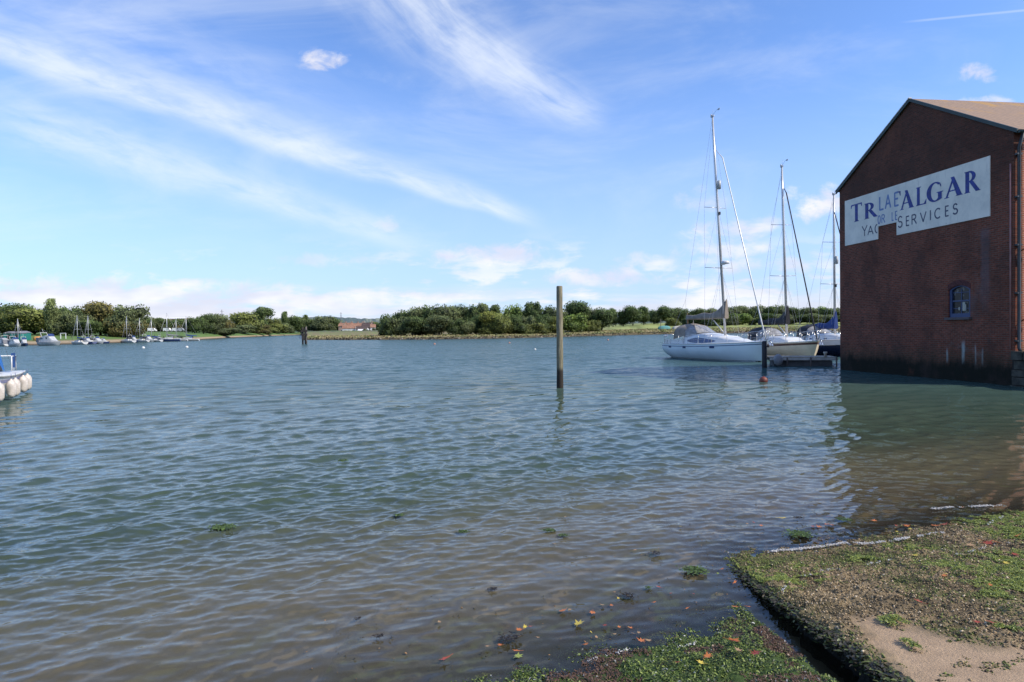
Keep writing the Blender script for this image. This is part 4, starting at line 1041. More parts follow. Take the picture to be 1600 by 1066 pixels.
    if reflector:
        z = mz+(mast_h-mz)*(.665 if radar else .5); p_ = mt(z); MB().lathe([(.02, 0), (.13, .04), (.13, .58), (.02, .62)], (p_[0]+.24, p_[1], z), 10).build('radar_reflector', pbr('reflector_grey', (.5, .52, .5), .5), o)
        z2 = z-1.6; p_ = mt(z2); MB().box((p_[0]+.14, p_[1], z2), (.12, .1, .2)).build('deck_light', black, o)
    return o, S
def heading(c, s): return math.atan2(-s, c)
# nearest yacht: white hull, bluish shade put into its colour
Yb = G(1194, 566.5).y; bow = at(1199, 535, Yb); hd = Vector((.35, -.937, 0)).normalized(); L1_ = 10.0
pos1 = Vector((bow.x, bow.y, 0)) - hd*(L1_/2)
mpos = pos1 + hd*1.05; mastz = at(1112, 181, mpos.y).z; bz1 = at(1090, 497, mpos.y+2).z
y1, S1 = yacht('sailing_yacht', pos1, math.atan2(hd.y, hd.x), 'white yacht, hull blued for shade, with taupe sail cover, sprayhood and lens shaped cabin windows', L1_, 3.45, 1.32, 1.10, shade_white,
    mastz, 1.05, 4.4, bz1, .1, beigec, (greyst, -10.20, -10.14), beigec, gel, [(.28, 1.12, .58), (.45, 1.18, .66), (.62, 1.02, .46), (.72, .82, .24), (.86, .34, .03)], radar=True, lens=True, lean=-.040, rake=.028, spreads=(.31, .585))
# outboard and gear at the stern
gr_ = MB(); q = S1(.03, 1); gr_.box((q[0]+.12, 1.25, q[2]+.45), (.22, .3, .42)).box((q[0]+.12, 1.25, q[2]+.15), (.1, .12, .4)); gr_.build('outboard_motor', black, y1)
MB().tube([(q[0]+.05, .9, q[2]), (q[0]-.02, .9, q[2]+2.3)], .018, 5).build('ensign_staff', teak, y1)
MB().lathe([(.02, 0), (.17, .02), (.17, .1), (.02, .12)], (q[0]+.3, -1.3, q[2]+.5), 12).build('life_ring', gel, y1)
# second yacht: cream hull
hd2 = Vector((.13, -.99, 0)).normalized(); L2_ = 8.8; Ym = 45.2; m2 = at(1229.5, 520, Ym); pos2 = Vector((m2.x, m2.y, 0)) - hd2*.75
y2, S2 = yacht('sailing_yacht', pos2, math.atan2(hd2.y, hd2.x), 'cream hulled yacht with a brown stripe, black boom cover and black sprayhood', L2_, 3.0, 1.28, 1.05, cream,
    at(1222, 260, Ym).z, .75, 3.9, at(1210, 505, Ym+2).z, .1, blackc, (brownst, -10.24, -10.10), blackc, blackc, [(.28, .92, .40), (.45, .98, .42), (.62, .86, .34), (.72, .66, .10)], reflector=False, ports=((.36, .43, .35, .75), (.47, .53, .35, .75)), rake=.012, lean=-.018)
Ym3 = 48.2; m3 = at(1304.5, 520, Ym3); pos3 = Vector((m3.x, m3.y, 0)) - hd2*.6
y3, S3 = yacht('sailing_yacht', pos3, math.atan2(hd2.y, hd2.x), 'navy hulled yacht with bright blue boom cover half hidden behind the warehouse', 8.6, 2.9, 1.35, 1.15, navy,
    at(1303, 304, Ym3).z, .6, 3.7, at(1290, 512, Ym3+2).z, .1, bluec, (gel, -10.40, -10.02), blackc, blackc, [(.28, .9, .42), (.45, .96, .46), (.62, .84, .38), (.78, .5, .12)], reflector=True, ports=((.36, .40, .3, .6), (.46, .50, .3, .6), (.56, .60, .3, .6)), rake=.004)
# ================================================================== motor boat cut by the left edge
c0 = G(33, 613); cD = (G(-11, 628.5)-c0); cD.z = 0; cD.normalize(); Lm = 8.0; nb = Vector((-cD.y, cD.x, 0))
if nb.x < 0: nb = -nb
Bm = 2.8
posm = c0 + cD*(Lm/2) - nb*(Bm*.40)
mbt = empty('motor_boat', Vector((posm.x, posm.y, 0)), math.atan2(cD.y, cD.x), 'white motor boat with blue canopy and white fenders cut off by the left edge', 'motor boat')
S, bw, sh = hull_fn(Lm, Bm, 1.15, .84, stern=.86, reverse=-.1, full=.55)
h = MB(); Vv = [0, .1, .2, .35, .5, .65, .8, .92, 1]
for s_ in (1, -1): h.loft([[(lambda q: (q[0], q[1]*s_, q[2]))(S(i/24, v)) for v in Vv] for i in range(25)])
tr = [S(0, v) for v in Vv]; h.add([(x, y, z) for x, y, z in tr]+[(x, -y, z) for x, y, z in tr], [(i, i+1, 9+i+1, 9+i) for i in range(8)])
whm = pbr('motorboat_white', (.70, .68, .63), .35, var=.12, scale=2); h.build('hull', whm, mbt)
d = MB(); d.loft([[(lambda q: (q[0], q[1]*k, q[2]+.02))(S(i/24, 1)) for k in (1.02, .5, 0, -.5, -1.02)] for i in range(25)]); d.build('deck', whm, mbt)
for s_ in (1, -1):
    d = MB(); d.tube([(lambda q: (q[0], (q[1]+.03)*s_, q[2]-.02))(S(i/24, 1)) for i in range(25)], .05, 6); d.build('rubbing_strake', whm, mbt)
    d = MB(); d.loft([[(lambda q: (q[0], (q[1]+.012)*s_, q[2]))(S(i/24, v)) for v in (.80, .88)] for i in range(25)]); d.build('stripe', pbr('stripe_lilac', (.15, .17, .33), .4), mbt, recalc=False)
cb = MB(); rows = []
for x, wd, hh in ((-1.5, .95, .55), (-1.35, .95, .62), (1.0, .9, .75), (2.0, .7, .25), (2.5, .4, .05)):
    z = .86; rows.append([(x, wd, z), (x, wd*.9, z+hh), (x, 0, z+hh*1.08), (x, -wd*.9, z+hh), (x, -wd, z)])
cb.loft(rows, caps=True, sm=False); cb.build('cabin', whm, mbt)
cv = MB(); rows = []
for x, z_, hh in ((-2.1, .95, .45), (-1.8, 1.0, .95), (-1.1, 1.4, .75), (-.2, 1.5, .7), (.5, 1.55, .2)):
    rows.append([(x, -1.0*math.cos(PI*i/10), z_+hh*math.sin(PI*i/10)**.5) for i in range(11)])
cv.loft(rows); cv.build('canopy', pbr('canopy_blue', (.01, .16, .50), .7, var=.15), mbt, recalc=False)
rails = MB(); sx = -Lm/2+.12
for s_ in (1, -1):
    rails.tube([(sx, 1.0*s_, .9), (sx, 1.0*s_, 1.46), (sx+.95, 1.05*s_, 1.46), (sx+.95, 1.05*s_, .9)], .022, 6)
    rails.tube([(sx+.48, 1.02*s_, .9), (sx+.48, 1.02*s_, 1.46)], .018, 6)
rails.tube([(sx, 1.0, 1.46), (sx, -1.0, 1.46)], .022, 6); rails.build('pushpit', gel, mbt)
for s_ in (1, -1): MB().box((sx+.62, 1.04*s_, 1.30), (.62, .012, .56)).build('dodger', pbr('dodger_blue', (.015, .07, .24), .8, var=.2), mbt)
MB().box((sx-.15, .3, 1.0), (.35, .4, .6)).box((sx-.2, .3, .45), (.16, .18, .8)).build('outboard_motor', pbr('outboard_dark', (.05, .05, .06), .4), mbt)
MB().tube([(sx+3.0, 0, 1.4), (sx+2.8, 0, at(0, 338, c0.y).z)], [.045, .03], 8).lathe([(.02, 0), (.1, .04), (.1, .24), (.02, .28)], (sx+2.8, 0, at(0, 338, c0.y).z-.1), 8).build('mast', alu, mbt)
MB().tube([(sx+.1, .9, .95), (sx+2.8, 0, at(0, 345, c0.y).z)], .006, 4).build('backstay', wirem, mbt)
fm = pbr('fender_white', (.74, .65, .56), .5, var=.3, scale=4)
sgn = 1 if (nb.dot(Vector((-cD.y, cD.x, 0))) > 0) else -1
for i, (t_, lb) in enumerate(((.02, 'rightmost white fender at the stern corner of the blue canopied motor boat'), (.155, 'white fender second from the stern of the motor boat'), (.37, 'white fender third from the stern of the motor boat'), (.46, 'white fender touching the left edge of the picture on the motor boat'), (.64, None))):
    q = S(t_, .86); lp = Vector((q[0], (q[1]+.15)*sgn, .40)); wp = mbt.matrix_world
    M = Matrix.Translation(mbt.location) @ Matrix.Rotation(mbt.rotation_euler.z, 4, 'Z'); p_ = M @ lp
    fo = empty('boat_fender', p_, 0, lb or 'white fender hanging amidships on the motor boat', 'fender', 'white fenders along the motor boat')
    MB().lathe([(.03, -.31), (.09, -.29), (.14, -.19), (.145, .15), (.10, .26), (.035, .30), (.03, .34)], n=14).build('body', fm, fo)
    MB().tube([(0, 0, .32), (0, -.0, .52)], .01, 4).lathe([(.035, -.33), (.035, -.30)], n=8).build('rope', pbr('rope', (.1, .12, .25), .8), fo)
# ================================================================== far shore terrain
SH = [(-900, 90), (-400, 120), (-100, 150), (0, 157), (60, 163), (100, 171), (160, 182), (215, 205), (260, 225), (310, 250), (340, 320), (370, 400), (400, 480), (430, 600), (462, 720), (472, 700), (474, 210), (480, 203), (540, 190), (600, 182), (700, 172), (800, 180),
      (860, 190), (950, 214), (1030, 237), (1120, 240), (1200, 235), (1300, 225), (1500, 215), (1800, 180), (2600, 150)]
shx = np.array([s_[0] for s_ in SH], float); shy = np.array([s_[1] for s_ in SH], float)
def shoreY(px): return np.interp(px, shx, shy) + (fbm(np.asarray(px)*.06, np.asarray(px)*0, 3)-.5)*6
OFF = [-14, -4, -.6, .2, .9, 2.0, 4, 7, 11, 16, 24, 34, 48, 70, 100, 150, 220, 320, 480, 700, 1000, 1350, 1700, 2000, 2300, 2600, 3200, 4200]
ZB = [-1.2, -.5, -.12, .10, .38, .55, .65, .72, .8, .9, 1.1, 1.3, 1.6, 1.9, 2.2, 2.6, 3.2, 4, 5, 7, 10, 16, 28, 44, 66, 76, 72, 50]
LPX = np.concatenate([np.arange(-900, -20, 20), np.arange(-20, 1400, 3), np.arange(1400, 2600, 25)]).astype(float)
def landz(px, off):
    z = np.interp(off, OFF, ZB)
    isl = np.clip((px-900)/120, 0, 1)*np.clip((1500-px)/100, 0, 1)          # rising meadow on the right
    z = z + isl*np.interp(off, [0, 10, 60, 120, 200, 400], [0, .1, 1.2, 2.6, 3.0, 2.5])
    lf = np.clip((480-px)/60, 0, 1)*np.clip((px+400)/200, 0, 1); z = z + lf*np.interp(off, [0, 6, 30, 80, 200], [0, .3, .9, 1.2, 1.5])
    flat = np.clip((px-470)/10, 0, 1)*np.clip((930-px)/60, 0, 1); z = np.where(off < 60, z*(1-.30*flat), z)
    return z
def P_land(px, Y): return np.stack([(px-800)/1000*Y, Y], -1)
def ground_z(px, Y): return float(landz(np.array([float(px)]), np.array([Y-float(shoreY(np.array([float(px)]))[0])]))[0])
def terrain():
    px = LPX; off = np.array(OFF, float)
    pp, oo = np.meshgrid(px, off, indexing='ij'); Yy = shoreY(pp)+oo*1.0
    far = oo > 1200; Yy = np.where(far, Yy*0+600+oo, Yy)
    z = landz(pp, oo) + (fbm(pp*.2, oo*.3, 5)-.5)*np.interp(oo, [0, 3, 50, 1000, 2000], [.05, .15, .4, 3, 10])
    hill = np.clip((oo-1300)/900, 0, 1)*1.0; hn = fbm(pp*.012+3, oo*0, 81, 4)
    hn2 = fbm(pp*.25, oo*0+1, 83, 4); z = z*(1-hill*.0) + hill*((hn-.5)*26 + (hn2-.5)*9)
    V = np.stack([(pp-800)/1000*Yy, Yy, z], -1)
    n = fbm(pp*.08, oo*.05, 7, 4)[..., None]; nf = fbm(pp*.5, oo*.7, 17, 4)[..., None]
    mud = np.array([.10, .08, .055]); sand = np.array([.36, .27, .17]); marsh = np.array([.19, .155, .07]); grass = np.array([.10, .165, .035]); gr2 = np.array([.17, .20, .055]); wood = np.array([.05, .075, .04]); hill_haze = np.array([.085, .115, .105])
    def mx(a, b_, f): return a*(1-f)+b_*f
    o3 = oo[..., None]; p3 = pp[..., None]
    lf = np.clip((480-p3)/20, 0, 1)
    near = mx(marsh, sand, lf)
    c = mx(mud*.5, near, np.clip((o3-.3)/1.0, 0, 1))
    c = mx(c, mx(mx(marsh, gr2, np.clip((nf-.4)*3, 0, 1)), grass, lf*np.clip((o3-7)/4, 0, 1)), np.clip((o3-2)/6, 0, 1))
    ms = np.clip((p3-470)/6, 0, 1)*np.clip((930-p3)/40, 0, 1)*np.clip((70-o3)/20, 0, 1)*np.clip((o3-1.5)/2, 0, 1); c = mx(c, mx(np.array([.27, .20, .11]), np.array([.20, .19, .075]), np.clip((nf-.35)*3, 0, 1)), ms*.85)
    rt = np.clip((p3-930)/30, 0, 1); c = mx(c, mx(gr2, np.array([.30, .33, .10]), np.clip((n-.4)*4, 0, 1)), rt*np.clip((o3-30)/20, 0, 1))
    c = mx(c, mx(wood, grass, np.clip((n-.45)*4, 0, 1)), np.clip((o3-120)/150, 0, 1)*(1-rt))
    hf = np.clip((o3-600)/900, 0, 1); field = (fbm(pp*.035, oo*.004, 19, 2)[..., None] > .63)*(nf > .45)
    c = mx(c, mx(hill_haze*(.7+.6*nf), np.array([.28, .30, .20]), field*.8), hf)  # bluish far tone: distance haze put into the hill colour
    return V.reshape(-1, 3), gridfaces(len(px), len(off))[:, ::-1], np.clip(c, 0, 1).reshape(-1, 3)
V, F, c = terrain()
tag(npmesh('far_shore_ground', V, F, attrmat('shore_ground', .95, nscale=.25, nvar=.35), smooth=True, col=c), 'grassy far bank and low wooded hills beyond the river', 'far bank', kind='structure')
# rocks along the shore and rough marsh grass
r = np.random.default_rng(51)
k = 2600; px = r.uniform(474, 1420, k); off = r.normal(.6, .7, k); Y_ = shoreY(px)+off
P = np.stack([(px-800)/1000*Y_, Y_, landz(px, off)+.02], -1); cl = fbm(px*.15, px*0, 44)
P = P[cl > .38]; n = len(P); col = np.where(r.random((n, 1)) > .7, np.array([.28, .24, .19]), np.array([.045, .04, .032]))*(.6+.6*r.random((n, 1)))
rockM = attrmat('rocks', .9, nscale=2, nvar=.3)
tag(stones('shore_rocks', P, .10+.26*r.random(n)**2, col, rockM, .7, 52), 'dark rocks and mud clods edging the grassy shore', 'rocks', kind='stuff')
k = 42000; px = r.uniform(474, 1420, k); off = r.uniform(1.2, 38, k)**1.0; Y_ = shoreY(px)+off; P = np.stack([(px-800)/1000*Y_, Y_, landz(px, off)-.05], -1)
nn_ = fbm(px*.12, off*.12, 62)[:, None]; nn_ = np.clip((nn_-.35)*3, 0, 1); w2 = np.clip((off-1)/6, 0, 1)[:, None]; col = (np.array([.33, .27, .13])*(1-nn_)+np.array([.20, .22, .075])*nn_)*w2 + np.array([.15, .12, .07])*(1-w2); col = col*(.8+.35*r.random((k, 1)))
grM = attrmat('marsh_grass_mat', .8, nscale=.5, nvar=.2)
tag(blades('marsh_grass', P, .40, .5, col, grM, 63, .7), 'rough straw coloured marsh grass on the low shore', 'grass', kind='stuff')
# ------------------------------------------------------------------ trees
leafm = attrmat('foliage', .7, trans=.18, nvar=.3, nscale=.6, spec=.25, rnd=.12)
barkm = pbr('bark', (.09, .07, .05), .95, var=.3, scale=2)
def crown(seed, kind, nleaf=4600):
    r = np.random.default_rng(seed)
    lobes = []
    if kind == 'dome': lobes = [(r.normal(0, .20), r.normal(0, .20), .42+r.uniform(-.18, .30), .24+r.random()*.10) for _ in range(15)]
    elif kind == 'tall': lobes = [(r.normal(0, .16), r.normal(0, .16), r.uniform(.2, .88), .17+r.random()*.09) for _ in range(17)]
    elif kind == 'poplar': lobes = [(r.normal(0, .10), r.normal(0, .10), .06+.9*i/17, .34*math.sin(PI*(.12+.80*i/17))**.7*.85) for i in range(18)]
    elif kind == 'bush': lobes = [(r.normal(0, .26), r.normal(0, .26), r.uniform(.1, .66), .24+r.random()*.10) for _ in range(13)]
    elif kind == 'spread': lobes = [(r.normal(0, .27), r.normal(0, .25), .55+r.uniform(-.2, .24), .19+r.random()*.07) for _ in range(18)]
    lobes = [(x*min(1, .38/max(.01, math.hypot(x, y))), y*min(1, .38/max(.01, math.hypot(x, y))), z, rr) for x, y, z, rr in lobes]
    w_ = np.array([l[3]**2 for l in lobes]); w_ /= w_.sum()
    li = r.choice(len(lobes), nleaf, p=w_); L = np.array(lobes)[li]
    d = r.normal(0, 1, (nleaf, 3)); d /= np.linalg.norm(d, axis=1, keepdims=True)
    rad = L[:, 3:4]*(.55+.5*r.random((nleaf, 1))**.6)
    sc_ = np.array([1, 1, .8 if kind != 'poplar' else 1.0])
    P = L[:, :3]+d*rad*sc_; P[:, 2] = np.clip(P[:, 2], .02, 1.0)
    # leaf sprays oriented outward with jitter
    nrm = d + r.normal(0, .55, (nleaf, 3)); nrm /= np.linalg.norm(nrm, axis=1, keepdims=True)
    a = np.cross(nrm, r.normal(0, 1, (nleaf, 3))); a /= np.linalg.norm(a, axis=1, keepdims=True); b_ = np.cross(nrm, a)
    s_ = (.014+.020*r.random((nleaf, 1)))
    V = np.stack([P-a*s_*1.3, P-b_*s_*.7+a*s_*.2, P+a*s_*1.2, P+b_*s_*.8], 1)
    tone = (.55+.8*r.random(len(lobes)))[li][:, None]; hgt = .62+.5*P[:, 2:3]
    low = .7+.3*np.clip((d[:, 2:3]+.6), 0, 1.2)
    col = np.array([.165, .195, .078])*tone**.6*hgt*low*(.75+.5*r.random((nleaf, 1)))  # leaf base lifted and blued, haze put into the colour
    F = np.arange(nleaf*4).reshape(-1, 4)
    # inner cores keep the crown from being see-through everywhere
    cv, cf, cc = [], [], []; o_ = nleaf*4
    ico = np.array([(1, 0, 0), (.5, .87, 0), (-.5, .87, 0), (-1, 0, 0), (-.5, -.87, 0), (.5, -.87, 0)])
    allV = V.reshape(-1, 3); cl = np.repeat(col, 4, 0)
    for (x, y, z, rr) in lobes:
        q = rr*.66; ring_ = []
        for zz, s2 in ((-.9, .35), (-.4, .9), (.3, .95), (.85, .4)):
            cv.append(np.stack([x+ico[:, 0]*q*s2*r.uniform(.8, 1.2, 6), y+ico[:, 1]*q*s2*r.uniform(.8, 1.2, 6), np.clip(z+zz*q*.8, .02, 1)*np.ones(6)], -1))
        base = o_+len(cc)*6
        for i in range(3):
            for k_ in range(6): cf.append((base+i*6+k_, base+i*6+(k_+1) % 6, base+(i+1)*6+(k_+1) % 6, base+(i+1)*6+k_))
        for _ in range(4): cc.append(1)
    CV = np.concatenate(cv)
    zt_ = np.percentile(allV[:, 2], 99.6); wr = np.percentile(np.abs(allV[:, 0]), 99)*2
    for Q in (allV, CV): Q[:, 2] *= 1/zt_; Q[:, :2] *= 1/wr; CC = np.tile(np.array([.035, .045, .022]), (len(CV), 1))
    return np.concatenate([allV, CV]), np.concatenate([F, np.array(cf)]), np.concatenate([cl, CC])
def trunkmesh(seed, kind):
    r = random.Random(seed); b_ = MB(); h = .5 if kind != 'bush' else .25
    b_.tube([(0, 0, -.06), (.005, 0, .12), (r.uniform(-.02, .02), r.uniform(-.02, .02), h), (0, 0, h+.25)], [.035, .026, .018, .006], 7)
    for i in range(6):
        a = r.uniform(0, 6.28); z = r.uniform(.12, h); l = r.uniform(.14, .3)
        b_.tube([(0, 0, z), (math.cos(a)*l*.5, math.sin(a)*l*.5, z+.10), (math.cos(a)*l, math.sin(a)*l, z+.26)], [.013, .009, .004], 5)
    return b_
PROTO = {}
DESC = {'dome': ('broadleaf_tree', 'rounded'), 'tall': ('broadleaf_tree', 'upright oval'), 'poplar': ('poplar_tree', 'narrow columnar'), 'bush': ('bush', 'low bushy'), 'spread': ('broadleaf_tree', 'wide spreading')}
TREES = []
def tree(px, top, wpx, kind, Y, tint, zone, base=None):
    var = (len(TREES)*7) % 3; key = (kind, var)
    zt = at(px, top, Y).z; zb = ground_z(px, Y) if base is None else base
    h = max(zt-zb, 1.2); w_ = wpx/1000*Y*1.15
    x = at(px, 515, Y).x
    if key not in PROTO:
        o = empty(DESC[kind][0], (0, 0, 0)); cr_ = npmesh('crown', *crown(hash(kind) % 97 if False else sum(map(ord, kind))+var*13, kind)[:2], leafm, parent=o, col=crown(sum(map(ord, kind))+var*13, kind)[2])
        tk = trunkmesh(var+5, kind).build('trunk', barkm, o); PROTO[key] = (cr_.data, tk.data); cr_.color = (*tint, 1); parts = (cr_, tk)
    else:
        o = bpy.data.objects.new(DESC[kind][0], None); COL.objects.link(o)
        for nm, me in zip(('crown', 'trunk'), PROTO[key]):
            c_ = bpy.data.objects.new(nm, me); COL.objects.link(c_); c_.parent = o
            if nm == 'crown': c_.color = (*tint, 1)
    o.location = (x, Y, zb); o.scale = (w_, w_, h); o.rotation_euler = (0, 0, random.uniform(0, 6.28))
    TREES.append([px, kind, zone, tint, o, Y]); return o
DK = (.68, .80, .62); MG = (1, 1, 1); OL = (1.22, 1.15, .75); RB = (1.22, .90, .72); YL = (1.5, 1.35, .75); LG = (1.3, 1.5, .85); GY = (1.15, 1.15, 1.05)
for px, top, w_, kd, ti in ((-70, 478, 60, 'dome', DK), (-30, 480, 56, 'dome', MG), (5, 477, 46, 'dome', DK), (28, 475, 44, 'dome', DK), (54, 481, 44, 'dome', DK), (74, 485, 36, 'dome', DK), (95, 482, 36, 'dome', DK), (110, 479, 40, 'dome', DK), (126, 484, 34, 'dome', MG), (140, 488, 30, 'dome', DK)):
    tree(px, top, w_, kd, 240+random.uniform(-6, 6), ti, 'back row behind the left marina')
for px, top, w_, kd, ti in ((10, 490, 46, 'dome', OL), (42, 483, 62, 'dome', OL), (82, 467, 19, 'poplar', GY), (104, 489, 34, 'dome', MG), (125, 492, 38, 'dome', MG), (157, 472, 54, 'dome', RB), (194, 477, 56, 'dome', MG), (142, 500, 34, 'dome', DK), (170, 497, 34, 'dome', DK), (188, 503, 36, 'dome', RB), (207, 503, 30, 'dome', RB), (216, 498, 22, 'dome', RB)):
    tree(px, top, w_, kd, 216+random.uniform(-7, 7), ti, 'front row behind the left marina')
for px, top, w_, kd, ti in ((226, 495, 26, 'dome', DK), (238, 496, 26, 'dome', MG), (252, 497, 26, 'dome', DK), (268, 498, 26, 'dome', MG), (283, 498, 26, 'dome', DK), (230, 506, 22, 'bush', RB), (285, 508, 20, 'bush', RB), (246, 505, 20, 'bush', MG), (262, 506, 24, 'bush', MG)):
    tree(px, top, w_, kd, 420+random.uniform(-15, 15), ti, 'clump behind the left bank lawn')
for px, top, w_, kd, ti, Y_ in ((304, 496, 26, 'dome', DK, 300), (318, 491, 30, 'dome', DK, 305), (335, 491, 32, 'dome', MG, 330), (353, 497, 26, 'dome', RB, 400), (350, 513, 50, 'bush', MG, 350), (382, 488, 48, 'dome', OL, 470), (372, 508, 40, 'bush', MG, 450), (409, 480, 34, 'tall', DK, 560), (401, 508, 34, 'bush', RB, 520), (425, 497, 24, 'dome', OL, 640), (432, 506, 30, 'bush', OL, 640), (446, 487, 11, 'poplar', DK, 760), (446, 505, 20, 'bush', MG, 700), (459, 494, 26, 'dome', DK, 780), (470, 498, 24, 'dome', MG, 800), (478, 492, 9, 'poplar', DK, 800), (418, 512, 30, 'bush', OL, 560)):
    tree(px, top, w_, kd, Y_+10, ti, 'bank left of the timber dolphin')
for px, top, w_, kd, ti in ((488, 499, 20, 'dome', DK), (503, 494, 32, 'dome', MG), (522, 496, 24, 'dome', DK), (514, 506, 22, 'bush', MG), (495, 508, 22, 'bush', MG), (571, 514, 8, 'bush', MG), (588, 512, 12, 'bush', MG), (580, 503, 18, 'bush', OL), (594, 504, 16, 'bush', DK), (531, 508, 12, 'bush', DK)):
    tree(px, top, w_, kd, (445 if top > 511 else 520)+random.uniform(-8, 8), ti, 'bank around the red roofed houses', base=2.5)
for px, top, w_, kd, ti in ((612, 491, 30, 'dome', DK), (632, 486, 36, 'dome', DK), (650, 481, 38, 'dome', MG), (669, 477, 36, 'dome', DK), (690, 478, 34, 'dome', MG), (712, 478, 40, 'dome', MG), (735, 477, 34, 'dome', DK), (753, 474, 26, 'tall', MG), (770, 477, 24, 'tall', DK), (798, 477, 32, 'dome', LG), (816, 484, 26, 'dome', DK), (832, 472, 24, 'tall', DK), (849, 478, 34, 'dome', DK), (870, 482, 28, 'dome', MG), (901, 471, 44, 'dome', DK), (925, 481, 30, 'dome', MG), (912, 484, 30, 'dome', DK)):
    tree(px, top, w_, kd, shoreY(np.array([px]))[0]+44+random.uniform(-5, 5), ti, 'back of the wood on the point')
for px, top, w_, kd, ti in ((604, 497, 22, 'bush', DK), (622, 496, 34, 'dome', MG), (645, 495, 34, 'dome', DK), (686, 493, 44, 'dome', MG), (712, 499, 26, 'dome', DK), (744, 492, 28, 'dome', DK), (768, 487, 32, 'dome', YL), (786, 490, 28, 'dome', OL), (728, 503, 26, 'bush', MG), (806, 492, 28, 'dome', DK), (825, 494, 28, 'dome', MG), (846, 492, 28, 'dome', DK), (866, 495, 26, 'dome', OL), (893, 491, 42, 'dome', LG), (940, 483, 32, 'dome', DK), (925, 500, 22, 'bush', OL),
        (760, 508, 40, 'bush', OL), (795, 507, 34, 'bush', YL), (830, 505, 44, 'bush', OL), (862, 506, 30, 'bush', YL), (663, 503, 30, 'bush', DK)):
    tree(px, top, w_, kd, shoreY(np.array([px]))[0]+30+random.uniform(-4, 3), ti, 'front of the wood on the point')
for px, top, w_, kd, ti in ((958, 482, 20, 'dome', DK), (974, 485, 16, 'dome', DK), (989, 478, 26, 'dome', DK), (1006, 479, 22, 'dome', DK), (1022, 484, 24, 'dome', DK), (1043, 478, 26, 'dome', DK), (1060, 481, 20, 'dome', MG), (1075, 483, 22, 'dome', DK), (1092, 482, 22, 'dome', DK), (1110, 482, 24, 'dome', MG), (1131, 481, 22, 'dome', DK), (1148, 479, 22, 'dome', MG), (1162, 478, 28, 'dome', MG), (1176, 483, 20, 'dome', DK), (1190, 477, 28, 'dome', MG), (1207, 479, 26, 'dome', DK), (1223, 477, 28, 'dome', MG), (1242, 480, 28, 'dome', DK), (1260, 481, 26, 'dome', MG), (1277, 480, 28, 'dome', LG), (1294, 482, 24, 'dome', DK), (1310, 481, 26, 'dome', MG), (1330, 480, 30, 'dome', DK), (1360, 480, 30, 'dome', MG)):
    tree(px, top, w_, kd, shoreY(np.array([px]))[0]+112+random.uniform(-8, 8), ti, 'tree line above the right hand meadow')
for px, top, w_, kd, ti in ((1052, 497, 20, 'bush', OL), (1085, 492, 34, 'bush', DK), (1112, 492, 32, 'bush', DK), (1140, 494, 26, 'bush', MG), (1160, 490, 32, 'dome', LG), (1180, 496, 20, 'bush', OL), (1200, 490, 34, 'dome', DK), (1225, 491, 32, 'dome', MG), (1250, 493, 32, 'dome', DK), (1272, 490, 30, 'dome', MG), (1296, 492, 30, 'dome', MG), (1318, 492, 30, 'dome', DK), (1345, 492, 34, 'dome', MG)):
    tree(px, top, w_, kd, shoreY(np.array([px]))[0]+70+random.uniform(-6, 6), ti, 'lower thicket behind the yachts')
ORD = ['first', 'second', 'third', 'fourth', 'fifth', 'sixth', 'seventh', 'eighth', 'ninth', 'tenth', 'eleventh', 'twelfth', 'thirteenth', 'fourteenth', 'fifteenth', 'sixteenth', 'seventeenth', 'eighteenth', 'nineteenth', 'twentieth', 'twentyfirst', 'twentysecond', 'twentythird', 'twentyfourth']
TN = {DK: 'dark green', MG: 'green', OL: 'olive green', RB: 'reddish brown', YL: 'yellowish', LG: 'bright green', GY: 'grey green'}
zs = {}
for T_ in TREES: zs.setdefault(T_[2], []).append(T_)
for zn, L in zs.items():
    L.sort(key=lambda q: q[0])
    for i, (px, kd, _, ti, o, Y_) in enumerate(L):
        w1 = {'bush': 'bush', 'poplar': 'poplar'}.get(kd, 'tree')
        tag(o, '%s %s, %s from left in the %s' % (TN[ti], w1, ORD[i], zn), w1, zn)
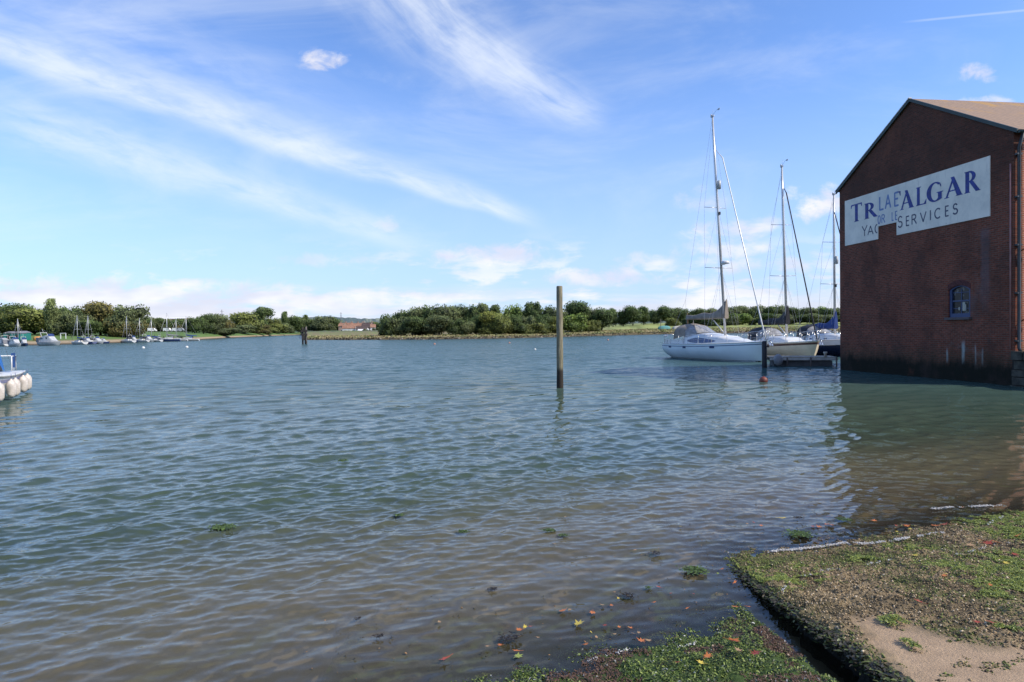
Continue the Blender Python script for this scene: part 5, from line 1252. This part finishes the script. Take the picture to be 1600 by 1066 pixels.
# ------------------------------------------------------------------ houses
hw = pbr('house_white', (.82, .80, .76), .8, var=.1, scale=.5); hb = pbr('house_brick', (.46, .33, .25), .9, var=.3, scale=.8); rt_ = pbr('roof_tile', (.36, .19, .12), .9, var=.3, scale=.8); rd = pbr('roof_dark', (.11, .075, .065), .9, var=.3, scale=.8); dg = pbr('dark_pane', (.02, .022, .03), .2)
def house(px, py_base, Y, w_, dp_, eave, ridge, rz, wm_, rm_, label, nwin=3, chim=1, name='house', gr='far houses beyond the marsh', zb=None):
    b0 = at(px, py_base, Y); z = b0.z if zb is None else zb
    o = empty(name, (b0.x, Y, z), rz, label, 'house', gr)
    MB().prism([(-w_/2, 0), (w_/2, 0), (w_/2, eave), (-w_/2, eave)], -dp_/2, dp_/2).add([(-w_/2+.01, -dp_/2, eave), (-w_/2+.01, 0, ridge), (-w_/2+.01, dp_/2, eave)], [(0, 1, 2)]).add([(w_/2-.01, -dp_/2, eave), (w_/2-.01, 0, ridge), (w_/2-.01, dp_/2, eave)], [(0, 1, 2)]).build('wall', wm_, o)
    e = .35; kk = (ridge-eave)/(dp_/2)
    r_ = MB()
    for s_ in (1, -1):
        r_.add([(-w_/2-e, s_*(dp_/2+e), eave-e*kk+.05), (w_/2+e, s_*(dp_/2+e), eave-e*kk+.05), (w_/2+e, 0, ridge+.06), (-w_/2-e, 0, ridge+.06), (-w_/2-e, s_*(dp_/2+e), eave-e*kk+.25), (w_/2+e, s_*(dp_/2+e), eave-e*kk+.25), (w_/2+e, 0, ridge+.28), (-w_/2-e, 0, ridge+.28)], [(0, 1, 2, 3), (4, 5, 6, 7), (0, 1, 5, 4), (1, 2, 6, 5), (3, 0, 4, 7)])
    ro_ = r_.build('roof', rm_, o)
    for i in range(chim): MB().box((-w_/2+.8+i*(w_-1.6)/max(1, chim-1 or 1), .3, ridge+.5), (.9, .7, 1.7)).build('chimney', hb, ro_)
    for i in range(nwin):
        x = -w_/2+w_*(i+.5)/nwin
        for zz in ([1.5, 4.2] if eave > 4.6 else [1.5]):
            f_ = MB().box((x, -dp_/2-.03, zz), (1.3, .08, 1.3)).build('window', hw if wm_ is hb else dg, o); MB().box((x, -dp_/2-.09, zz), (1.0, .04, 1.0)).build('pane', dg, f_)
    return o
HY = 470
house(546, 521, HY, 9.0, 7, 3.6, 5.8, .1, hw, rt_, 'white house with a red tiled roof nearest the marsh', 3, 1)
house(536, 519.5, HY+25, 5, 7, 4.8, 7.0, .0, hb, rt_, 'narrow brick house at the left end of the red roofed row', 1, 1)
house(545, 519, HY+40, 6, 7, 4.8, 7.2, .0, hb, rt_, 'brick house behind the white house', 2, 2)
house(555, 519, HY+40, 6, 7, 4.7, 6.8, .05, hb, rt_, 'orange roofed brick house in the middle of the far row', 2, 2)
house(563, 519, HY+40, 5, 7, 4.7, 7.0, .0, hb, rt_, 'brick house with chimneys left of the big dark roofed house', 1, 2)
house(575, 519, HY+20, 8, 8, 3.6, 7.0, -.1, hb, rd, 'large brick house with a dark brown roof right of the white marquee', 3, 2)
house(583, 520, HY+5, 3.5, 6, 4.0, 6.0, .2, hw, rt_, 'small pale cottage at the right end of the far houses', 1, 1)
house(568, 521.5, HY-15, 7, 5, 1.6, 3.0, .0, hw, hw, 'low white marquee in front of the far houses', 0, 0, 'marquee')
house(566, 520, HY-3, 8, 5, 2.6, 4.4, .0, hw, rd, 'low grey roofed shed beside the white house', 0, 0, 'shed')
house(234, 519.5, 500, 6.5, 6, 2.6, 5.0, .2, hb, pbr('roof_pink', (.34, .25, .21), .9, var=.2), 'grey pink roofed house among trees behind the lawn', 1, 0, gr='far houses behind the left marina')
house(246, 519.5, 470, 7, 6, 3.0, 4.6, .1, hw, rt_, 'white house with a red roof behind the left marina masts', 2, 1, gr='far houses behind the left marina')
house(276, 503, 1250, 42, 14, 6, 8, .0, pbr('long_wall', (.50, .30, .25), .9, var=.1), hw, 'long pale building on the skyline behind the tallest left mast', 6, 0, 'long_building', 'far houses behind the left marina', zb=at(276, 503, 1250).z)
for i, (px, c_) in enumerate(((238, hw), (262, hw), (276, hw), (283, pbr('car_silver', (.45, .46, .48), .4)))):
    Yc = 380; p_ = at(px, 519, Yc); zc2 = ground_z(px, Yc)+.1
    o = empty('parked_van', (p_.x, Yc, zc2), random.uniform(-.2, .2), ['white van parked leftmost beyond the lawn', 'white van parked left of the tallest mast beyond the lawn', 'white van parked right of the tallest mast beyond the lawn', 'silver van at the right end of the parked row'][i], 'van', 'vans parked beyond the lawn')
    MB().prism([(-2.3, .4), (2.3, .4), (2.3, 1.1), (1.6, 1.3), (1.1, 2.1), (-2.2, 2.2), (-2.3, 2.0)], -.9, .9).build('body', c_, o)
    MB().prism([(1.15, 1.35), (1.5, 1.35), (1.05, 1.95), (.5, 1.95), (.5, 1.35)], -.93, .93).build('window', dg, o)
    for x in (-1.5, 1.5):
        for y in (-.85, .85): MB().tube([(x, y-.1, .38), (x, y+.1, .38)], .38, 12).build('wheel', black, o)
# ------------------------------------------------------------------ left marina
fgel = pbr('far_gelcoat', (.52, .52, .50), .4, var=.2, scale=.8)
def small_boat(proto_key, hullm_, coverm_, L=7.5, mast=9.0, cruiser=False, name='moored_sailing_boat'):
    o = bpy.data.objects.new(name, None); COL.objects.link(o)
    S, bw, sh = hull_fn(L, L*.33, 1.0, .75)
    h = MB(); Vv = [0, .2, .4, .65, .85, 1]
    for s_ in (1, -1): h.loft([[(lambda q: (q[0], q[1]*s_, q[2]))(S(i/14, v)) for v in Vv] for i in range(15)])
    tr = [S(0, v) for v in Vv]; h.add([(x, y, z) for x, y, z in tr]+[(x, -y, z) for x, y, z in tr], [(i, i+1, 7+i, 6+i) for i in range(5)])
    h.build('hull', hullm_, o)
    d = MB(); d.loft([[(lambda q: (q[0], q[1]*k, q[2]))(S(i/14, 1)) for k in (1, .5, 0, -.5, -1)] for i in range(15)]); d.build('deck', fgel, o)
    if cruiser:
        cb = MB(); rows = []
        for x, wd, z1 in ((-L*.36, .36, 1.9), (-L*.1, .38, 2.3), (L*.06, .36, 2.2), (L*.22, .30, 1.3), (L*.36, .14, 1.02)): rows.append([(x, wd*L/3, .8), (x, wd*L*.27, z1), (x, 0, z1+.06), (x, -wd*L*.27, z1), (x, -wd*L/3, .8)])
        cb.loft(rows, caps=True, sm=False); co = cb.build('cabin', fgel, o)
        for s_ in (1, -1): MB().add([(-L*.3, s_*L*.112, 1.45), (L*.04, s_*L*.112, 1.5), (L*.03, s_*L*.108, 1.95), (-L*.3, s_*L*.104, 1.75)], [(0, 1, 2, 3)]).build('window', dg, co, recalc=False)
        ar = MB().tube([(-L*.22, L*.11, 1.9), (-L*.3, L*.10, 3.0), (-L*.3, -L*.10, 3.0), (-L*.22, -L*.11, 1.9)], .09, 6).tube([(-L*.3, 0, 3.0), (-L*.36, 0, 3.9)], .04, 5); ar.build('radar_arch', fgel, o)
        MB().loft([[(L*.1, L*.10*k, 2.2), (L*.03, L*.09*k, 2.7)] for k in (-1, -.5, 0, .5, 1)]).build('windscreen', tint, o, recalc=False)
        MB().box((-L*.40, 0, 1.3), (L*.14, L*.26, 1.1)).build('canopy', coverm_, o)
    else:
        MB().loft([[(x, w_*1.0, .75), (x, w_*.85, z1), (x, 0, z1+.05), (x, -w_*.85, z1), (x, -w_, .75)] for x, w_, z1 in ((-L*.15, .85, 1.25), (0, .85, 1.3), (L*.15, .7, 1.2), (L*.25, .45, .9))], caps=True, sm=False).build('cabin', fgel, o)
        mx = L*.08
        MB().tube([(mx, 0, 1.2), (mx-.06, 0, mast)], [.11, .08], 6).build('mast', alu, o)
        MB().tube([(L*.47, 0, .95), (mx, 0, mast*.93)], .045, 5).build('furled_genoa', fgel, o)
        MB().tube([(-L*.48, 0, .85), (mx-.06, 0, mast)], .018, 4).build('backstay', wirem, o)
        MB().tube([(mx-.02, -1.0, mast*.52), (mx-.02, 1.0, mast*.52)], .035, 4).build('spreader', alu, o)
        for s_ in (1, -1): MB().tube([(mx, s_*1.15, .8), (mx-.02, s_*1.0, mast*.52), (mx-.05, 0, mast*.95)], .015, 4, cap=False).build('shroud', wirem, o)
        MB().tube([(mx+.1, 0, 2.3), (mx-.5, 0, 2.05), (-L*.38, 0, 1.9)], [.10, .24, .10], 8).build('sail_cover', coverm_, o)
        MB().loft([[(-L*.2, -.8*math.cos(PI*i/6), 1.2+.55*math.sin(PI*i/6)) for i in range(7)], [(-L*.02, -.7*math.cos(PI*i/6), 1.3+.1*math.sin(PI*i/6)) for i in range(7)]]).build('sprayhood', coverm_, o, recalc=False)
    return o
hullnavy = pbr('far_hull_navy', (.03, .05, .13), .3); greyc = pbr('canvas_grey', (.22, .22, .24), .8); green = pbr('far_hull_green', (.03, .12, .09), .4)
prot = {'a': small_boat('a', fgel, bluec), 'b': small_boat('b', hullnavy, greyc), 'c': small_boat('c', fgel, blackc), 'm': small_boat('m', fgel, greyc, 7.0, cruiser=True, name='moored_motor_boat'), 'n': small_boat('n', hullnavy, blackc, 6.0, cruiser=True, name='moored_motor_boat')}
usedp = set()
KC = {k_: children(o) for k_, o in prot.items()}
for k_, L in list(KC.items()):
    for ch in L: KC[ch.name] = children(ch)
def put(key, px, py, rz, sc_, label, top=None):
    b0 = G(px, py); o = prot[key]
    if key in usedp:
        n_ = o.copy(); COL.objects.link(n_)
        for ch in KC[key]:
            c_ = ch.copy(); COL.objects.link(c_); c_.parent = n_
            for g_ in KC[ch.name]: q_ = g_.copy(); COL.objects.link(q_); q_.parent = c_
        o = n_
    usedp.add(key)
    o.location = (b0.x, b0.y, 0); o.rotation_euler = (0, 0, rz)
    sz_ = sc_
    if top is not None: sz_ = at(px, top, b0.y).z/9.0
    o.scale = (sc_, sc_, sz_)
    tag(o, label, 'motor boat' if key in 'mn' else 'sailing boat', 'small boats moored along the left shore')
put('m', 3, 541, 2.6, 0.86, 'white motor boat at the far left edge of the left shore moorings')
put('a', 27.5, 540.5, 1.9, 0.82, 'sailing boat with the leftmost short bright mast on the left shore', 498)
put('m', 24, 541.5, -.6, 0.77, 'white motor boat moored between the left edge and the big cruiser')
put('n', 38, 541, -.8, 0.73, 'dark motor boat next to the leftmost short mast')
put('m', 78, 540, -.35, 1.05, 'large white cruiser with radar arch below the narrow poplar')
put('a', 123, 538.4, 2.7, 0.82, 'sailing boat with raked forestay, first mast right of the white cruiser', 493)
put('n', 136, 538.2, -.4, 0.73, 'low motor boat between the first two masts right of the cruiser')
put('b', 139.5, 537.8, 2.6, 0.77, 'navy sailing boat, second mast right of the white cruiser', 493)
put('m', 151, 537.6, -.3, 0.73, 'white motor boat right of the second mast beyond the cruiser')
put('n', 161, 537, .2, 0.60, 'small dark motor boat halfway along the jetty')
put('c', 200, 535.6, 2.7, 0.82, 'sailing boat, mast with short spreaders in front of the reddish tree', 494)
put('n', 208, 535.4, -.4, 0.77, 'dark canopied motor boat just right of the mast before the reddish tree')
put('c', 220.5, 534.8, 2.9, 0.77, 'sailing boat whose mast stands before the dark hillside edge', 497)
put('m', 231, 534.6, -.4, 0.82, 'white motor boat between two masts at the middle of the left moorings')
put('a', 239, 534.4, 3.0, 0.82, 'sailing boat whose mast passes the red roofed white house', 498)
put('b', 264, 533.8, 3.4, 0.95, 'sailing boat with the tallest mast on the left shore', 489)
put('c', 278, 533.4, 3.3, 0.86, 'sailing boat, mast just right of the tallest one', 498)
put('a', 294, 533.0, 3.3, 0.99, 'white sailing boat, last at the right end of the left moorings', 494)
put('m', 244, 534.2, 2.9, 0.69, 'small white motor boat moored beside the roofed house mast')
# jetty
ja = G(44, 538.5); jb = G(262, 533); d = jb-ja; jl = d.length
j = empty('jetty', (ja.x, ja.y+3, 0), math.atan2(d.y, d.x), 'long low dark jetty behind the boats on the left shore', 'jetty')
MB().box((jl/2, 0, .45), (jl, 1.6, .18)).build('deck', grw, j); MB().box((jl/2, -.75, .2), (jl, .08, .5)).build('fascia', darkw, j)
for i in range(24): MB().lathe([(.13, -.8), (.12, 1.3+.5*(i % 3))], (jl*(i+.5)/24, .7, 0), 8).build('pile', darkw, j)
# shore clutter
tealm = pbr('teal_paint', (.02, .20, .17), .6); orp = pbr('orange_plastic', (.55, .28, .08), .6)
def on_land(px, off): Yc = float(shoreY(np.array([float(px)]))[0])+off; return Vector(((px-800)/1000*Yc, Yc, ground_z(px, Yc)))
def hut(px, off, w_, h_, lb, m_, name='storage_hut', cat='hut'):
    o = empty(name, on_land(px, off), .1, lb, cat); MB().box((0, 0, h_/2), (w_, 2.2, h_)).build('wall', m_, o)
    MB().prism([(-w_/2-.15, h_), (w_/2+.15, h_), (0, h_+.5)], -1.25, 1.25).build('roof', greyc, o); MB().box((0, -1.14, h_*.42), (.8, .06, h_*.8)).build('door', darkw, o)
hut(18, 12, 2.6, 1.9, 'teal hut behind boats at the left edge of the shore', tealm); hut(31, 11, 2.0, 1.9, 'small teal hut right of the leftmost short mast', tealm); hut(38, 12, 2.2, 2.0, 'teal hut nearest the orange tank', tealm)
o = empty('orange_tank', on_land(59, 9), 0, 'orange plastic tank on the grass left of the white cruiser', 'tank')
MB().lathe([(.9, 0), (1.0, .1), (1.0, .9), (.7, 1.1), (.25, 1.15)], n=14).build('body', orp, o); MB().lathe([(.25, 1.15), (.25, 1.3)], n=10).build('cap', black, o)
o = empty('goal_frame', on_land(99, 16), 0, 'white rectangular frame standing on the grass right of the cruiser', 'frame')
for x in (-.75, .75): MB().box((x, 0, .8), (.16, .16, 1.6)).build('upright', gel, o)
MB().box((0, 0, 1.62), (1.66, .18, .18)).build('crossbar', gel, o)
# covered boats ashore on the right
def covered(px, off, L, mt, lb):
    o = empty('covered_boat', on_land(px, off), .05, lb, 'covered boat', 'boats under covers on the meadow')
    b_ = MB(); rows = []
    for i in range(11):
        f = i/10; w_ = .95*math.sin(PI*(.08+.84*f))**.5; zz = .75+.6*math.sin(PI*f)**.5*(1+.08*math.sin(f*19))
        rows.append([(-L/2+L*f, -w_*math.cos(PI*k/8), .35+zz*math.sin(PI*k/8)**.7) for k in range(9)])
    b_.loft(rows, caps=True); b_.build('cover', mt, o)
    b_ = MB(); b_.loft([[(-L/2+L*i/10, w2*k, .4 if abs(k) == 1 else .05) for k in (-1, -.5, .5, 1)] for i in range(11) for w2 in [.9*math.sin(PI*(.08+.84*i/10))**.5]]); b_.build('hull', gel, o)
    for x in (-L*.25, L*.25): MB().box((x, 0, .02), (.3, 1.4, .3)).build('cradle', darkw, o)
covered(1065, 26, 7.5, pbr('tarp_cream', (.55, .52, .44), .8, var=.2, scale=2), 'cream tarpaulin covered boat ashore behind the nearest yacht'); covered(1038, 28, 5.0, pbr('tarp_teal', (.12, .33, .30), .8), 'teal covered boat ashore left of the cream one')
o = MB().tube([on_land(1032.5, 5)-Vector((0, 0, 1)), on_land(1032.5, 5)+Vector((0, 0, 5.0))], .1, 6).build('marker_post', grw); tag(o, 'thin post on the shore just left of the nearest yacht stern', 'post')
# pylons on the skyline
def pylon(px, top, Yp, lb):
    b0 = at(px, 505, Yp); zt = at(px, top, Yp).z; z0 = 8; o = empty('pylon', (b0.x, Yp, z0), .4, lb, 'pylon', 'pylons on the skyline'); h_ = zt-z0
    for sx_ in (1, -1):
        for sy_ in (1, -1): MB().tube([(sx_*3, sy_*3, 0), (sx_*1, sy_*1, h_*.6), (sx_*.3, sy_*.3, h_)], .35, 4).build('leg', greyc, o)
    for f in (.68, .8, .92): MB().box((0, 0, h_*f), (10*(1.2-f*.5), .6, .6)).build('crossarm', greyc, o)
pylon(347, 484, 1500, 'faint pylon on the skyline above the trees left of the tall elm'); pylon(533, 488, 1900, 'faint pylon on the skyline above the red roofed houses')
# ================================================================== fallen leaves and floating weed
lfm = {k_: pbr('leaf_'+k_, c_, .55, var=.35, scale=30) for k_, c_ in (('orange', (.62, .19, .04)), ('yellow', (.72, .55, .08)), ('tan', (.45, .28, .13)), ('red', (.42, .07, .03)), ('green', (.30, .36, .07)))}
def leafmesh(seed, long=False):
    r = random.Random(seed); b_ = MB(); pts = []
    n = 7 if not long else 5
    out = []
    for i in range(n*2):
        a = -PI*.9+ (PI*1.8)*i/(n*2-1); R_2 = (1.0 if i % 2 == 0 else .48)*(.85+.3*r.random())*(1.0 if abs(a) < 1.2 else .75)
        x, y = R_2*math.cos(a), R_2*math.sin(a)*(.85 if not long else .4)
        out.append((x, y, .22*(x*x+y*y)*r.uniform(.4, 1.4)+.03))
    b_.add([(0, 0, .0)]+out, [(0, i+1, i+2) for i in range(len(out)-1)], 0, True)
    b_.tube([(-.0, 0, .02), (-.6, .05, .06), (-1.1, .0, .10)], .03, 4, cap=False)
    return b_
LV = [(leafmesh(i, i == 3)) for i in range(4)]; LMESH = {}
def leaf(px, py, kind, size, where, k=None):
    k = random.randrange(4) if k is None else k
    if where == 'w': p_ = G(px, py, .012); p_.z = .022
    elif where == 'u': p_ = GU(px, py); p_.z += .008
    else: p_ = G(px, py, .03); p_.z = -LOS*DL(p_.x, p_.y)+.055
    if (k, kind) not in LMESH: o = LV[k].build('fallen_leaf', lfm[kind], recalc=False); LMESH[(k, kind)] = o.data
    else: o = bpy.data.objects.new('fallen_leaf', LMESH[(k, kind)]); COL.objects.link(o)
    s_ = size/2; o.scale = (s_, s_, s_*.8); o.location = p_; o.rotation_euler = (random.uniform(-.25, .25), random.uniform(-.25, .25), random.uniform(0, 6.28)); return o
pl_ = {'w': 'floating on the brown shallows off the slipway', 'l': 'resting on the weed of the low slipway', 'u': 'lying on the raised slipway slab'}
LW = [(880, 956, 'orange', .085), (926, 959, 'orange', .085), (812, 986, 'orange', .07), (820, 982, 'yellow', .05), (829, 981, 'red', .04), (782, 1010, 'orange', .05), (762, 1012, 'tan', .045), (808, 1019, 'orange', .08), (686, 974, 'tan', .05), (1030, 919, 'red', .06), (966, 937, 'yellow', .04), (955, 948, 'orange', .05), (940, 947, 'tan', .05), (945, 979, 'red', .05), (967, 982, 'orange', .045), (990, 992, 'tan', .045), (960, 993, 'tan', .04), (924, 990, 'yellow', .035), (915, 1009, 'orange', .05), (932, 998, 'tan', .04), (812, 996, 'tan', .05), (840, 998, 'tan', .04), (1074, 952, 'orange', .05), (1084, 930, 'red', .04), (1022, 943, 'orange', .045), (1048, 929, 'red', .035), (1128, 891, 'orange', .05), (1148, 912, 'orange', .08), (1140, 906, 'tan', .05), (1122, 898, 'green', .04), (890, 955, 'tan', .05), (985, 983, 'orange', .04), (998, 991, 'tan', .04),
      (883, 809, 'tan', .06), (840, 811, 'tan', .05), (1064, 824, 'yellow', .05), (992, 861, 'tan', .05), (866, 851, 'tan', .05), (861, 923, 'tan', .04), (960, 927, 'tan', .03), (1168, 820, 'tan', .05), (1178, 818, 'red', .05), (1190, 823, 'orange', .06), (1280, 825, 'orange', .09), (1292, 821, 'orange', .1), (1300, 822, 'orange', .08), (1270, 824, 'red', .07), (1294, 809, 'red', .07), (1365, 815, 'orange', .09), (1400, 823, 'red', .11), (1416, 823, 'orange', .09), (1385, 828, 'yellow', .06), (1422, 828, 'yellow', .06), (1462, 823, 'orange', .11), (1475, 821, 'red', .1), (1486, 821, 'orange', .08), (1450, 832, 'yellow', .05), (1402, 832, 'white' if False else 'yellow', .05), (1505, 794, 'orange', .07)]
for px, py, kd, sz_ in LW: tag(leaf(px, py, kd, sz_, 'w'), '%s fallen leaf %s' % (kd, pl_['w']), 'leaf', '%s leaves %s' % (kd, pl_['w']))
tag(leaf(904, 977, 'yellow', .12, 'w', 0), 'largest pale yellow maple leaf floating among the shallows leaves', 'leaf', 'yellow leaves floating on the brown shallows off the slipway')
tag(leaf(696, 1031, 'red', .14, 'w', 3), 'long red leaf floating leftmost in the shallows', 'leaf', 'red leaves floating on the brown shallows off the slipway')
tag(leaf(809, 1028, 'green', .09, 'w', 1), 'yellow green maple leaf floating beneath the cluster of orange leaves', 'leaf')
tag(leaf(1222, 811, 'yellow', .13, 'w', 3), 'bright yellow leaf floating alone above the tip of the slipway', 'leaf')
for px, py, kd, sz_ in ((1003, 1007, 'orange', .09), (1105, 1042, 'orange', .09), (1096, 1053, 'yellow', .07), (1012, 1006, 'tan', .06), (1145, 1014, 'orange', .12), (1150, 1016, 'red', .09), (1180, 1040, 'red', .1), (1154, 1034, 'tan', .08), (1058, 1050, 'red', .05), (1150, 952, 'orange', .08), (1169, 953, 'orange', .06)): tag(leaf(px, py, kd, sz_, 'l'), '%s fallen leaf %s' % (kd, pl_['l']), 'leaf', '%s leaves %s' % (kd, pl_['l']))
for px, py, kd, sz_ in ((1430, 869, 'yellow', .07), (1437, 942, 'red', .09), (1478, 898, 'yellow', .06), (1535, 846, 'orange', .12), (1543, 850, 'red', .12), (1556, 848, 'orange', .1), (1515, 853, 'tan', .1), (1590, 838, 'orange', .11), (1573, 881, 'yellow', .07), (1475, 901, 'orange', .06), (1587, 868, 'red', .08), (1508, 895, 'red', .06), (1528, 974, 'red', .06), (1548, 974, 'red', .08), (1408, 933, 'tan', .09), (1270, 900, 'tan', .04), (1548, 916, 'orange', .05)): tag(leaf(px, py, kd, sz_, 'u'), '%s fallen leaf %s' % (kd, pl_['u']), 'leaf', '%s leaves %s' % (kd, pl_['u']))
def clump(px, py, w_, lb, n=130, dark=False):
    n = int(n*(1.7 if not dark else .6)); w_ = w_*.7
    c_ = G(px, py, .0); r = np.random.default_rng(int(px)); a = r.normal(0, .42, (n, 2)); P_ = np.stack([c_.x+a[:, 0]*w_/2, c_.y+a[:, 1]*w_*.45, np.full(n, .026)], -1)
    o3 = np.array([c_.x, c_.y, 0]); col = (np.array([.045, .035, .025]) if dark else np.array([.09, .14, .028]))*(.4+1.0*r.random((n, 1)))
    o = blades('floating_weed', P_-o3, .034*(w_/.3)**.4, .010*(w_/.3)**.3, col, weedm, int(px)+1, .12); o.location = c_; o.location.z = 0
    tag(o, lb, 'seaweed')
clump(1085, 895, .30, 'bright green weed clump floating near the tip of the raised slipway', 300)
clump(347, 827, .40, 'largest green weed clump floating on the open water at left', 320)
clump(535, 722, .35, 'green weed streak floating farthest from the slipway', 160); clump(625, 808, .16, 'small green weed clump below and left of the tall post'); clump(858, 832, .20, 'green weed clump straight below the tall post')
clump(880, 840, .16, 'thin green weed strand right of the clump below the tall post', 60); clump(724, 834, .20, 'small green weed clump left of the one below the tall post', 90); clump(1250, 838, .40, 'green weed clump floating against the foam line', 240)
clump(1317, 815, .22, 'yellow green weed clump floating farthest right off the slipway', 120); clump(1013, 923, .10, 'tiny green weed shred beside the red leaf', 30)
clump(770, 925, .13, 'dark brown weed clump in the brown shallows', 90, True); clump(592, 999, .12, 'dark brown weed tangle in the lower left shallows', 80, True); clump(1025, 868, .18, 'dark weed raft left of the slipway tip', 120, True)
clump(795, 1002, .22, 'black weed tangle beneath the cluster of orange leaves', 160, True); clump(980, 935, .22, 'dark weed raft among the floating leaves', 140, True); clump(560, 972, .10, 'small dark weed scrap in the left shallows', 50, True); clump(1248, 812, .2, 'dark weed raft beside the bright yellow leaf', 100, True)
